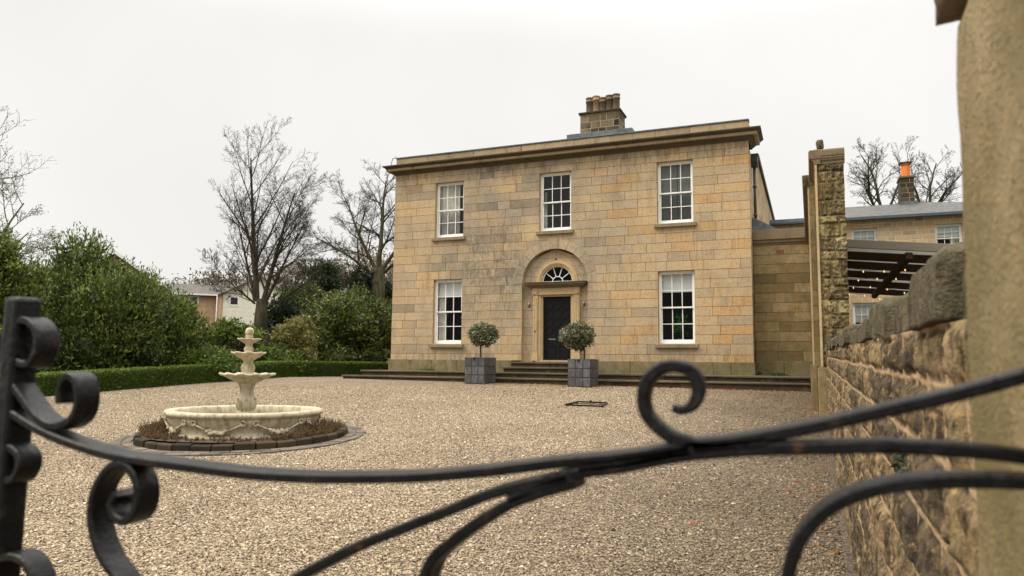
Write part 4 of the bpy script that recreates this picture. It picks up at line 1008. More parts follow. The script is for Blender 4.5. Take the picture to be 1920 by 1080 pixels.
mb = MB(); mb.lathe([(.075, 1.235), (.07, 1.25), (.06, 1.27), (.072, 1.30), (.065, 1.33), (.048, 1.35), (.055, 1.385), (.06, 1.40)], FX, FY, FG, 32, .5); obj('upper_stem', mb, M_FOUNT, ft)
mb = MB(); mb.lathe([(.065, 1.445), (.065, 1.465), (.05, 1.475), (.06, 1.49), (.06, 1.505), (.045, 1.515), (.055, 1.525), (.062, 1.56), (.055, 1.60), (.035, 1.625), (0, 1.635)], FX, FY, FG, 28, .5, wave=lambda i, a: (.004*math.cos(a*10) if i > 6 and i < 10 else 0, 0)); obj('ball_finial', mb, M_FOUNT, ft)

# kerb of stone setts round the fountain bed, paving ring, dry planting
kr = thing('bed_kerb', 'ring of dark upright stone setts round the fountain bed', 'kerb', (FX, FY, FG))
RK = 1.50; mb = MB(); nk = 34
for k in range(nk):
    a0, a1 = 2*math.pi*k/nk+.006, 2*math.pi*(k+1)/nk-.006; r1 = RK+random.uniform(-.015, .012); zt_ = .10+random.uniform(-.012, .012)
    lp = []
    for a in np.linspace(a0, a1, 4):
        lp.append([(FX+r*math.cos(a), FY+r*math.sin(a), float(G(FX+r*math.cos(a), FY+r*math.sin(a)))+z) for r, z in ((r1, -.03), (r1, zt_-.015), (r1-.02, zt_), (r1-.10, zt_), (r1-.10, -.03))])
    mb.loft(lp, closed=True, tint=random.random())
obj('setts', mb, M_KERB, kr, bevel=.006)
mb = MB()
for (ra, rb, nn) in ((1.515, 1.64, 40), (1.645, 1.775, 44)):
    for k in range(nn):
        a0, a1 = 2*math.pi*k/nn+.004, 2*math.pi*(k+1)/nn-.004; zo = .018+random.uniform(-.004, .004); rb2 = rb+random.uniform(-.03, .015) if ra > 1.6 else rb-.004
        q = [(FX+r*math.cos(a), FY+r*math.sin(a)) for a, r in ((a0, ra), (a1, ra), (a1, rb2), (a0, rb2))]
        mb.add([(x, y, float(G(x, y))-.02) for x, y in q]+[(x, y, float(G(x, y))+zo) for x, y in q], [(4, 5, 6, 7), (0, 1, 5, 4), (1, 2, 6, 5), (2, 3, 7, 6), (3, 0, 4, 7)])
pv_ = obj('paving', mb, M_PAVE, None, bevel=.004); pv_['kind'] = 'structure'
mb = MB(); mb.lathe([(.9, .06), (RK-.09, .055)], FX, FY, FG, 40, .4); sb = obj('soil', mb, simple('brown_bed_soil', (.05, .034, .02), .95, 0, .4, 9, bump=.6), None); sb['kind'] = 'structure'
r = np.random.default_rng(5); V = []; Fq = []; ti = []; nv = 0
for k in range(1500):
    a = r.uniform(0, 2*math.pi); rad = r.uniform(1.10, 1.40)
    side = .5+.5*abs(math.cos(a-.55)); dens = (vnoise(a*3.0, 0.5)*.7+.3)
    side = abs(math.cos(a-.40))
    hgt = r.uniform(.05, .15)*(.22+1.2*side**4)+.02
    if r.random() > .16+.84*side**1.5: continue
    base = np.array([FX+rad*math.cos(a), FY+rad*math.sin(a), FG+.05])
    for s in range(5):
        d_ = np.array([r.normal(0, .55), r.normal(0, .55), 1.0]); d_ /= np.linalg.norm(d_); tip = base+d_*hgt*r.uniform(.7, 1.3); sdv = np.cross(d_, r.normal(size=3)); sdv /= np.linalg.norm(sdv)
        wd = .0035
        V += [base-sdv*wd, base+sdv*wd, tip+sdv*wd*.6, tip-sdv*wd*.6]; Fq.append([nv, nv+1, nv+2, nv+3]); ti.append(np.clip(r.normal(.42, .2), 0, 1)); nv += 4
        for q in range(4):
            p = base+(tip-base)*r.uniform(.4, 1); e = r.normal(size=3); e[2] = abs(e[2]); e /= np.linalg.norm(e); l = r.uniform(.012, .028)
            s2 = np.cross(e, sdv); s2 /= np.linalg.norm(s2)+1e-9
            V += [p, p+e*l*.5+s2*.005, p+e*l, p+e*l*.5-s2*.005]; Fq.append([nv, nv+1, nv+2, nv+3]); ti.append(np.clip(r.normal(.45, .25), 0, 1)); nv += 4
dp_ = arr_obj('dry_bedding', V, Fq, L_DRY, tint=ti, smooth=False); tag(dp_, 'brown dried heathery bedding plants ringing the fountain basin', 'bedding plants', kind='stuff')

# drain cover frame in the gravel
dc = thing('drain_cover', 'square dark metal drain cover frame lying in the gravel', 'drain cover', (3.3, -7.4, float(G(3.3, -7.4))))
mb = MB(); z = float(G(3.3, -7.4)); DCH = .022; cs = [(2.92, -7.78), (3.72, -7.78), (3.62, -7.0), (2.96, -7.0)]
def gz(p, h): return (p[0], p[1], float(G(*p))+h+DCH)
for a, b in zip(cs, cs[1:]+cs[:1]): mb.obox(gz(a, .012), gz(b, .012), .035, .03)
obj('frame', mb, M_IRON, dc)
mb = MB(); mb.tube([gz((3.25, -7.02), .01), gz((3.25, -7.02), .05)], .03, 8); mb.obox(gz((2.97, -7.4), .012), gz((3.66, -7.4), .012), .03, .016); obj('lifting_bar', mb, M_IRON, dc)

# ------------------------------------------------------------------ iron gate
gate = thing('iron_gate', 'black wrought iron gate with scrolls close to the viewer', 'gate', (CX-.5, Y_GATE, -.9))
def strip(px, name='scroll', t=.0112, b=.034, taper=None, n=8, dy=0.0):
    P3 = [onY(u, v, Y_GATE) for u, v in px]; pts = [np.array([p[0], p[2]]) for p in catmull(P3, n)]
    loops = []; N = len(pts)
    for i, p in enumerate(pts):
        d = pts[min(i+1, N-1)]-pts[max(i-1, 0)]; d /= np.linalg.norm(d)+1e-9; nn = np.array([-d[1], d[0]])
        th = t*(taper(i/(N-1)) if taper else 1); h = th/2; e = min(.0022, h*.4); y0, y1 = Y_GATE+dy, Y_GATE+dy+b
        ring_ = []
        for s, y in ((-h+e, y0), (h-e, y0), (h, y0+e), (h, y1-e), (h-e, y1), (-h+e, y1), (-h, y1-e), (-h, y0+e)): 
            q = p+nn*s; ring_.append((q[0], y, q[1]))
        loops.append(ring_)
    mb = MB(); mb.loft(loops, closed=True, tint=.5, smooth=False); 
    return obj(name, mb, M_IRON, gate)
A_ = [(15, 775), (65, 806), (125, 832), (210, 857), (340, 876), (450, 890), (560, 897), (665, 898), (790, 895), (915, 884), (1040, 869), (1165, 858), (1290, 838)]
strip(A_+[(1370, 829), (1459, 814), (1541, 798), (1665, 770), (1788, 742), (1912, 709), (2100, 655)], 'top_bar')
B1 = [(540, 1092), (582, 1069), (665, 1027), (748, 994), (832, 961), (915, 928), (1000, 907), (1085, 888), (1165, 877), (1240, 862), (1310, 852), (1418, 844), (1541, 841), (1665, 839), (1788, 845), (1912, 857), (2100, 890)]
p0 = [(380, 1180), (460, 1135)]; strip(p0+B1, 'lower_bar')
strip([(1083, 877), (1165, 868), (1240, 855), (1292, 845)], 'weld', t=.012)
strip([(952, 939), (1000, 918), (1062, 898)], 'weld', t=.010)
strip([(1300, 842), (1370, 836), (1440, 829)], 'weld', t=.011)
strip([(765, 1180), (780, 1120), (794, 1077), (811, 1046), (852, 1011), (894, 981), (945, 950), (1000, 929), (1045, 915), (1078, 906)], 'branch_bar')
strip([(1468, 1150), (1474, 1110), (1480, 1071), (1496, 1022), (1529, 977), (1574, 944), (1644, 919), (1727, 907), (1830, 904), (1912, 906), (2080, 915)], 'curved_bar')
strip([(1335, 836), (1295, 831), (1253, 818), (1214, 783), (1204, 750), (1211, 716), (1235, 692), (1264, 686), (1293, 696), (1307, 722), (1305, 746), (1293, 764), (1274, 770), (1260, 765)], 'scroll', .0118, .020, lambda s: 1-.45*max(0, (s-.72)/.28) if s > .1 else .4+6*s, 8)
strip([(106, 757), (107, 728), (120, 706), (136, 714), (141, 745), (134, 778), (112, 797), (85, 797), (58, 778), (34, 745), (14, 715), (2, 680), (2, 640), (20, 608), (44, 601), (62, 620), (63, 655), (48, 682), (28, 680)], 'scroll', .011)
strip([(290, 1180), (240, 1125), (212, 1085), (186, 1048), (169, 1000), (166, 952), (178, 908), (203, 876), (228, 874), (246, 893), (254, 925), (248, 960), (228, 978), (209, 968), (203, 945), (213, 926)], 'scroll', .011)
strip([(-60, 870), (-30, 845), (5, 838), (27, 852), (30, 876), (17, 899), (-4, 902)], 'scroll', .011)
strip([(-70, 1120), (-40, 1075), (0, 1048), (32, 1050), (52, 1078), (60, 1115), (55, 1160)], 'scroll', .011)
pt, pbm = onY(22, 556, Y_GATE), None
mb = MB(); x0 = onY(6, 600, Y_GATE)[0]
mb.box(x0, x0+.030, Y_GATE-.002, Y_GATE+.036, -.86, pt[2], .5); obj('post', mb, M_IRON, gate, bevel=.006)
zr2 = onY(900, 1250, Y_GATE)[2]
mb = MB(); mb.box(x0+.031, PX-.01, Y_GATE+.003, Y_GATE+.025, zr2-.42, zr2-.38, .5); obj('bottom_rail', mb, M_IRON, gate, bevel=.003)

# ------------------------------------------------------------------ rear courtyard house (right)
rh = thing('rear_house', 'sandstone house with low slate roof and orange chimney pot beyond the pergola', 'house', (11.5, 12, .3))
YH = 12.0
ev = onY(1700, 406, YH)[2]; zc_r = ev
xl, xr_ = onY(1440, 424, YH)[0], 19.0
wins = []
def win_px(u0, u1, v0, v1):
    a, b = onY(u0, (v0+v1)/2, YH)[0], onY(u1, (v0+v1)/2, YH)[0]; t_, bt = onY((u0+u1)/2, v0, YH)[2], onY((u0+u1)/2, v1, YH)[2]; return (a, b, bt, t_)
wins = [win_px(1754, 1805, 419, 472), win_px(1597, 1645, 428, 482), win_px(1600, 1645, 568, 650)]
zw = sorted(set([.3]+[w_ for q in wins for w_ in q[2:]]+[ev-.05])); zcs = []
for a, b in zip(zw[:-1], zw[1:]): k = max(1, round((b-a)/.2)); zcs += list(np.linspace(a, b, k+1)[:-1])
zcs.append(ev-.05)
mb = MB(); ashlar(mb, zcs, xl, xr_, wins, J=.017, to3=lambda x, z, d: (x, YH+d, z), lo=.25, hi=.6)
wal = obj('wall', mb, ashlar_mat('rear_house_sandstone', BUFF, .25), rh)
mb = MB(); xb_ = sorted(set([xl, xr_]+[w_ for q in wins for w_ in q[:2]])); 
for a, b in zip(xb_[:-1], xb_[1:]):
    for c_, d_ in zip(zw[:-1], zw[1:]):
        if any(o[0] < (a+b)/2 < o[1] and o[2] < (c_+d_)/2 < o[3] for o in wins): continue
        mb.add([(a, YH+.012, c_), (b, YH+.012, c_), (b, YH+.012, d_), (a, YH+.012, d_)], [(0, 1, 2, 3)], .5)
obj('mortar', mb, simple('pale_mortar', (.62, .50, .37), .9), wal)
mb = MB(); mb.box(xl, xl+.3, YH+.03, YH+8, .3, ev-.06, .5); mb.box(xr_-.3, xr_, YH+.03, YH+8, .3, ev-.06, .5); mb.box(xl+.3, xr_-.3, YH+7.7, YH+8, .3, ev-.06, .5); obj('wall', mb, M_ASH, rh)
for i, q in enumerate(wins):
    wn = sash_window(rh, (q[0]+q[1])/2, q[2], q[3], YH, (q[1]-q[0])/2, sill=(i == 2), gl=M_GLASSD, rd=1.6)
    mz = q[3]-(q[3]-q[2])*(.42 if i != 1 else .98); blind(wn, q[0]+.06, q[1]-.06, mz, q[3]-.05, YH+.245)
    if i == 0: curtain(wn, q[1]-.42, q[1]-.1, q[2]+.05, q[3]-.1, YH+.34)
mb = MB(); pk = onY(1735, 379, YH+4); pl = onY(1560, 392, YH+4); e0 = YH-.28
xe0 = onY(1540, 416, e0)[0]
hx = pk[0]; rz_ = pk[2]; 
mb.add([(xe0, e0, ev+.04), (xr_+.2, e0, ev+.04), (hx, YH+4, rz_), (xe0+.0, YH+4, rz_), (xr_+.2, YH+8.3, ev+.04), (xe0, YH+8.3, ev+.04)], [(0, 1, 2, 3), (1, 4, 2), (3, 2, 4, 5)], .5)
mb.add([(xe0, e0, ev+.035), (xr_+.2, e0, ev+.035), (xr_+.2, YH+8.3, ev+.035), (xe0, YH+8.3, ev+.035)], [(0, 1, 2, 3)], .5)
mb.add([(xe0, e0, ev+.04), (xe0, YH+4, rz_), (xe0, YH+8.3, ev+.04)], [(0, 1, 2)], .5)
rr_ = obj('roof', mb, M_SLATE, rh)
mb = MB(); mb.box(xl, xr_+.2, e0-.11, e0-.005, ev-.10, ev+.045); mb.box(xl, xr_, e0-.004, YH-.003, ev-.045, ev+.0); obj('gutter', mb, simple('blue_grey_gutter', (.055, .07, .09), .5), rr_, bevel=.02)
mb = MB(); mb.box(xl-.1, xe0-.01, e0, YH+8, ev+.047, ev+.15); obj('lead_roof', mb, M_LEADROOF, rh)
c0, c1, c2 = onY(1690, 381, YH+3.6), onY(1716, 381, YH+3.6), onY(1703, 330, YH+3.6)
mb = MB(); ashlar(mb, list(np.linspace(c0[2]-.7, c2[2]-.08, 9)), c0[0], c1[0], [], J=.014, to3=lambda x, z, d: (x, YH+3.6+d, z), lo=.2, hi=.4)
ashlar(mb, list(np.linspace(c0[2]-.7, c2[2]-.08, 9)), YH+3.6, YH+4.7, [], J=.014, to3=lambda y, z, d: (c0[0]+d, y, z), lo=.2, hi=.4)
ck = obj('chimney', mb, ashlar_mat('dark_rear_chimney', [(0, (.03, .026, .02)), (1, (.085, .068, .045))], .6), rh)
mb = MB(); mb.box(c0[0]+.013, c1[0]-.013, YH+3.613, YH+4.7, c0[2]-.7, c2[2]-.085); obj('pointing', mb, simple('pale_joint', (.40, .30, .19), .9), ck)
mb = MB(); mb.box(c0[0]-.05, c1[0]+.05, YH+3.55, YH+4.75, c2[2]-.08, c2[2]+.03); obj('capping', mb, M_STACK, ck, bevel=.02)
mb = MB(); mb.box(c0[0]-.08, c1[0]+.12, YH+3.5, YH+3.59, c0[2]-.35, c0[2]+.05); obj('lead_flashing', mb, M_LEADROOF, ck)
ph_ = onY(1703, 303, YH+3.6)[2]-c2[2]; xm = (c0[0]+c1[0])/2
mb = MB(); mb.lathe([(.0, .0), (.20, .03), (.20, .06), (.185, ph_*.8), (.175, ph_*.86), (.22, ph_*.9), (.22, ph_), (.15, ph_), (.15, ph_*.7)], xm, YH+4.0, c2[2]+.0, 14); obj('chimney_pot', mb, M_TERRA, ck)
mb = MB(); mb.box(xm-.26, xm+.26, YH+3.75, YH+4.25, c2[2]+ph_+.002, c2[2]+ph_+.05); obj('pot_cowl', mb, M_PIPE, ck)

# ------------------------------------------------------------------ pergola
pg = thing('pergola', 'dark timber pergola with slatted pale roof behind the boundary wall', 'pergola', (10.5, -3.5, 0))
a0 = onY(1588, 450, -6.5); a1 = onY(1770, 466, -6.5); zf = a0[2]-.08; zbk = 3.28-.0
x0p, x1p = 8.47, 13.5
def roofz(y): return zf+(y+6.5)*.0
mb = MB(); mb.box(x0p, x1p, -6.55, -6.48, zf-.08, zf+.09, 1.0); obj('front_beam', mb, M_TIMBER, pg, bevel=.006)
t = NT('translucent_roof_sheet'); d_ = t.n('ShaderNodeBsdfDiffuse', None, Color=(.6, .58, .54, 1)); tl = t.n('ShaderNodeBsdfTranslucent', None, Color=(.6, .58, .54, 1))
ms = t.n('ShaderNodeMixShader', None, i0=.45, i1=d_.outputs[0], i2=tl.outputs[0]); t.t.links.new(ms.outputs[0], t.out.inputs['Surface']); M_SHEET = t.m
for y in (-5.0, -3.45, -1.65, .45, 2.5):
    mb = MB(); mb.box(x0p, x1p, y-.035, y+.035, zf-.105, zf+.075, .3); obj('rafter', mb, M_TIMBER, pg, bevel=.004)
mb = MB(); mb.box(x0p, x1p, -6.47, 2.6, zf+.078, zf+.09, .5); obj('roof_sheet', mb, M_SHEET, pg)
for x in (9.62, 11.2, 12.8):
    mb = MB(); mb.box(x-.06, x+.06, -6.47, 2.5, zf-.235, zf-.107, .2); obj('purlin', mb, M_TIMBER, pg, bevel=.004)
for x, y in ((11.2, 2.4), (12.8, -6.4), (12.8, 2.4)):
    mb = MB(); mb.box(x-.05, x+.05, y-.05, y+.05, 0, zf-.237-.105*(x-8.5), .2); obj('post', mb, M_TIMBER, pg, bevel=.004)
for o_ in pg.children:
    if o_.name.split('.')[0] != 'post':
        for v_ in o_.data.vertices: v_.co.z -= .105*(v_.co.x+pg.location.x-8.5)
sl = thing('string_lights', 'string of small lit warm bulbs hanging under the pergola', 'string lights', (9.3, -3, zf-.35))
for row, (y, n) in enumerate(((-4.4, 5), (-2.5, 6), (-.2, 7), (2.2, 6))):
    mb = MB(); pts = [np.array([8.5+k*.42, y+.04*math.sin(k*2), zf-.20-.105*k*.42-.05*math.sin(k*1.3+row)]) for k in range(n)]
    mb.tube(pts, .006, 5); obj('cord', mb, M_PIPE, sl)
    for p in pts:
        mb = MB(); mb.lathe([(0, -.028), (.013, -.016), (.014, 0), (.008, .022), (0, .027)], p[0], p[1], p[2]-.03, 8); obj('bulb', mb, M_BULB, sl)

# ------------------------------------------------------------------ hedge
hp_ = catmull([(-9.3, -19), (-9.35, -15), (-9.42, -11.5), (-9.48, -8.7), (-9.50, -5.5), (-9.25, -2.2), (-8.75, .4), (-7.9, 2.4), (-6.75, 3.9)], 10)
hp_ = np.array([[p[0], p[1]] for p in hp_]); tn = np.gradient(hp_, axis=0); tn /= np.linalg.norm(tn, axis=1, keepdims=True); nl = np.stack([-tn[:, 1], tn[:, 0]], 1)
HH, HT = .52, .55
hg = thing('clipped_hedge', 'low clipped green box hedge curving along the far edge of the gravel', 'hedge', (-9.4, -6, 0))
mb = MB(); mb.loft([[(p[0]+n_[0]*.06, p[1]+n_[1]*.06, float(G(*p))-.05), (p[0]+n_[0]*.05, p[1]+n_[1]*.05, float(G(*p))+HH-.06), (p[0]+n_[0]*(HT-.06), p[1]+n_[1]*(HT-.06), float(G(*p))+HH-.06), (p[0]+n_[0]*(HT-.05), p[1]+n_[1]*(HT-.05), float(G(*p))-.05)] for p, n_ in zip(hp_, nl)], closed=True, tint=.15)
obj('core', mb, L_HEDGE, hg)
r = np.random.default_rng(9); n = 62000; s = r.random(n)*(len(hp_)-1); i0 = np.minimum(s.astype(int), len(hp_)-2); fr = (s-i0)[:, None]
pp = hp_[i0]*(1-fr)+hp_[i0+1]*fr; nn = nl[i0]*(1-fr)+nl[i0+1]*fr; q = r.random(n)
front = q < .55; top = ~front
dpth = np.where(front, r.uniform(-.02, .05, n), r.uniform(0, HT, n)); hz = np.where(front, r.uniform(0, HH, n), HH+r.uniform(-.05, .02, n)+.02*(vnoise(pp[:, 0]*6, pp[:, 1]*6)-.5))
P_ = np.stack([pp[:, 0]+nn[:, 0]*dpth, pp[:, 1]+nn[:, 1]*dpth, G(pp[:, 0], pp[:, 1])+hz], 1)
N_ = np.where(front[:, None], np.stack([-nn[:, 0], -nn[:, 1], np.full(n, .35)], 1), np.array([0, 0, 1.0]))
vv, ff, _ = leafy(P_, N_, .05, .030, .55, None, .25, 8); arr_obj('leaves', vv, ff, L_HEDGE, hg, tint=np.clip(r.normal(.42, .22, n)+.28*top, 0, 1), smooth=False)  # top leaves tinted paler: new growth, plus light from above put into colour

# ------------------------------------------------------------------ shrubs
def lobe_mesh(parent, lobes, m, tint=.2, name='core', k=.72):
    mb = MB()
    for (c_, r3) in lobes:
        n_, m2 = 14, 8
        pr_ = [(math.sin(math.pi*i/m2), -math.cos(math.pi*i/m2)) for i in range(m2+1)]
        vs_ = [(c_[0]+r3[0]*k*p*math.cos(2*math.pi*j/n_), c_[1]+r3[1]*k*p*math.sin(2*math.pi*j/n_), c_[2]+r3[2]*k*z) for p, z in pr_ for j in range(n_)]
        mb.add(vs_, [(i*n_+j, i*n_+(j+1) % n_, (i+1)*n_+(j+1) % n_, (i+1)*n_+j) for i in range(m2) for j in range(n_)], tint, 0, True)
    return obj(name, mb, m, parent)
def shrub(name, label, cat, u, vt, vb, hw_px, depth, n, L, W, m, seed, nl_=14, jit=.5, up=.5, clump=34, squash=1.0, group=None, flat=.55, tmean=.42, stems=True):
    r = np.random.default_rng(seed)
    top = atd(u, vt, depth); bot = atd(u, vb, depth); H = top[2]-bot[2]; Wd = hw_px*depth/F
    base = np.array([bot[0], bot[1], bot[2]]); c0 = base+np.array([0, 0, H*.5])
    t_ = thing(name, label, cat, base, group=group)
    lobes = [(c0-np.array([0, 0, H*.06]), np.array([Wd*.74, Wd*.66*squash, H*.44]))]
    for k in range(nl_):
        d_ = r.normal(size=3); d_[2] = d_[2]*.8+.15; d_ /= np.linalg.norm(d_)
        if k >= nl_-6: d_ = np.array([math.cos(k*1.05+seed), math.sin(k*1.05+seed), -.95])
        s_ = r.uniform(.28, .5); lobes.append((c0+d_*np.array([Wd*.68, Wd*.6*squash, H*.36]), np.array([Wd*s_*.9, Wd*s_*.8*squash, H*s_*.5])))
    P_, N_, ti = [], [], []; wts = np.array([l[1].prod()**.66 for l in lobes]); wts /= wts.sum()
    for li, (c_, r3) in enumerate(lobes):
        nc = max(3, int(1.7*n*wts[li]/clump)); d_ = r.normal(size=(nc, 3)); d_ /= np.linalg.norm(d_, axis=1, keepdims=True)
        rad = r.uniform(.78, 1.12, nc)
        for k in range(nc):
            p = c_+d_[k]*r3*rad[k]
            if p[2] < base[2]-.1: continue
            s_ = clump*r.uniform(.6, 1.3); e = r.normal(size=(int(s_), 3))*np.array([1, 1, flat]); sc = .055*Wd+.05
            P_.append(p+e*sc); N_.append(np.repeat((d_[k]*np.array([1, 1, .9]))[None], len(e), 0)+.25*e); ti.append(np.clip(tmean+r.normal(0, .17)+r.normal(0, .19, len(e)), 0, 1))
    P_, N_, ti = np.concatenate(P_), np.concatenate(N_), np.concatenate(ti)
    vv, ff, _ = leafy(P_, N_, L, W*1.25, jit, None, up, seed, .45)
    if name == 'laurel_shrub':   # upright leading shoots
        sp_, sn_, st_ = [], [], []
        for k in range(260):
            d_ = r.normal(size=3); d_[2] = abs(d_[2])*.8+.35; d_ /= np.linalg.norm(d_); c_, r3 = lobes[r.integers(len(lobes)-6)]; p0_ = c_+d_*r3*.95
            l_ = r.uniform(.25, .6); ax_ = np.array([r.normal(0, .18), r.normal(0, .18), 1.0])+.35*d_; ax_ /= np.linalg.norm(ax_)
            q_ = p0_+np.linspace(0, 1, 16)[:, None]*ax_*l_; sp_.append(q_); sn_.append(np.repeat(ax_[None]*.8, 16, 0)+.55*r.normal(size=(16, 3))); st_.append(np.clip(r.normal(.62, .2, 16), 0, 1))
        v3, f3, _ = leafy(np.concatenate(sp_), np.concatenate(sn_), L*1.05, W, .2, None, .3, seed+5); arr_obj('shoots', v3, f3, m, t_, tint=np.concatenate(st_), smooth=False)
    pi, ni, tt_ = [], [], []
    for li, (c_, r3) in enumerate(lobes):
        q_, n2_ = sphere_pts(int(n*.45*wts[li])+20, c_, r3*.9, seed*100+li, .62); pi.append(q_); ni.append(n2_)
    pi, ni = np.concatenate(pi), np.concatenate(ni); kk_ = pi[:, 2] > base[2]-.05; pi, ni = pi[kk_], ni[kk_]
    v2, f2, _ = leafy(pi, ni, L*1.5, W*2.4, .9, None, up*.5, seed+1, .2)
    arr_obj('leaves', np.concatenate([vv, v2]), np.concatenate([ff, f2+len(vv)]), m, t_, tint=np.concatenate([ti, np.clip(r.normal(tmean-.1, .18, len(pi)), 0, 1)]), smooth=False)
    lobe_mesh(t_, lobes, m, .05, k=.56)
    if stems:
        mb = MB()
        for k in range(6): mb.tube([base+np.array([r.uniform(-.2, .2), r.uniform(-.2, .2), -.2]), c0+np.array([r.uniform(-.5, .5)*Wd, r.uniform(-.3, .3)*Wd, 0])], [.04, .02], 6)
        obj('stem', mb, M_BARK, t_)
    return t_
SH = [
 ('laurel_shrub', 'tall dark laurel with upright leafy shoots, the highest shrub behind the hedge', 'shrub', 180, 446, 705, 150, 22.5, 34000, .115, .036, L_LAUREL, 41, 18, .4, .9),
 ('laurel_shrub', 'dark laurel at the very left edge, half hidden by the gate post', 'shrub', 5, 452, 720, 85, 19.5, 15000, .11, .036, L_LAUREL, 42, 12, .4, .9),
 ('laurel_shrub', 'lower laurel with paler upright shoots right of the tallest laurel', 'shrub', 318, 552, 700, 78, 24, 14000, .11, .036, L_LAUREL, 43, 12, .45, .8),
 ('cherry_laurel', 'bright green laurel in front of the pale gabled house', 'shrub', 425, 598, 690, 62, 26.5, 5000, .13, .045, L_BRIGHT, 44, 10, .5, .6),
 ('spreading_shrub', 'low bright green spreading shrub just behind the hedge, left of the fountain top', 'shrub', 395, 652, 698, 60, 23.5, 4500, .10, .04, L_BRIGHT, 45, 9, .6, .4),
 ('golden_shrub', 'yellow green shrub right of the fountain top', 'shrub', 553, 585, 690, 40, 27.0, 4600, .11, .045, L_YELLOW, 46, 12, .6, .5),
 ('spreading_shrub', 'low pale green shrub at the foot of the yellow green one', 'shrub', 520, 645, 692, 52, 26.3, 4000, .10, .035, L_BRIGHT, 47, 9, .6, .5),
 ('rhododendron', 'large rounded dark rhododendron beside the house left corner', 'shrub', 650, 540, 700, 95, 30.5, 17000, .13, .05, L_RHODO, 48, 22, .5, .3),
 ('rhododendron', 'taller rhododendron touching the left wall of the house', 'shrub', 722, 548, 702, 55, 32, 9000, .13, .05, L_RHODO, 49, 12, .5, .3),
 ('evergreen_shrub', 'dark evergreen shrub behind the foot of the bare tree', 'shrub', 520, 555, 680, 62, 33, 8000, .13, .05, L_DARK, 50, 12, .5, .3),
 ('purple_shrub', 'small purple brown shrub between the fountain and the green laurel', 'shrub', 437, 632, 682, 26, 26, 1500, .10, .04, L_RED, 51, 8, .6, .5),
 ('holly_tree', 'dark pointed holly rising behind the rhododendron', 'holly', 607, 468, 600, 38, 38, 5500, .12, .06, L_DARK, 52, 12, .6, .3),
 ('evergreen_shrub', 'broad dark evergreen behind the rhododendron near the house', 'shrub', 690, 500, 620, 62, 42, 6500, .16, .07, L_DARK, 53, 12, .6, .3),
 ('evergreen_shrub', 'mid green evergreen between the bare tree and the holly', 'shrub', 565, 535, 640, 55, 36, 6500, .14, .055, L_RHODO, 54, 12, .5, .4),
 ('purple_shrub', 'small purple brown shrub behind the fountain, right of its top ball', 'shrub', 500, 622, 680, 22, 27.2, 1200, .10, .04, L_RED, 55, 8, .6, .5),
]
for a in SH: shrub(*a)

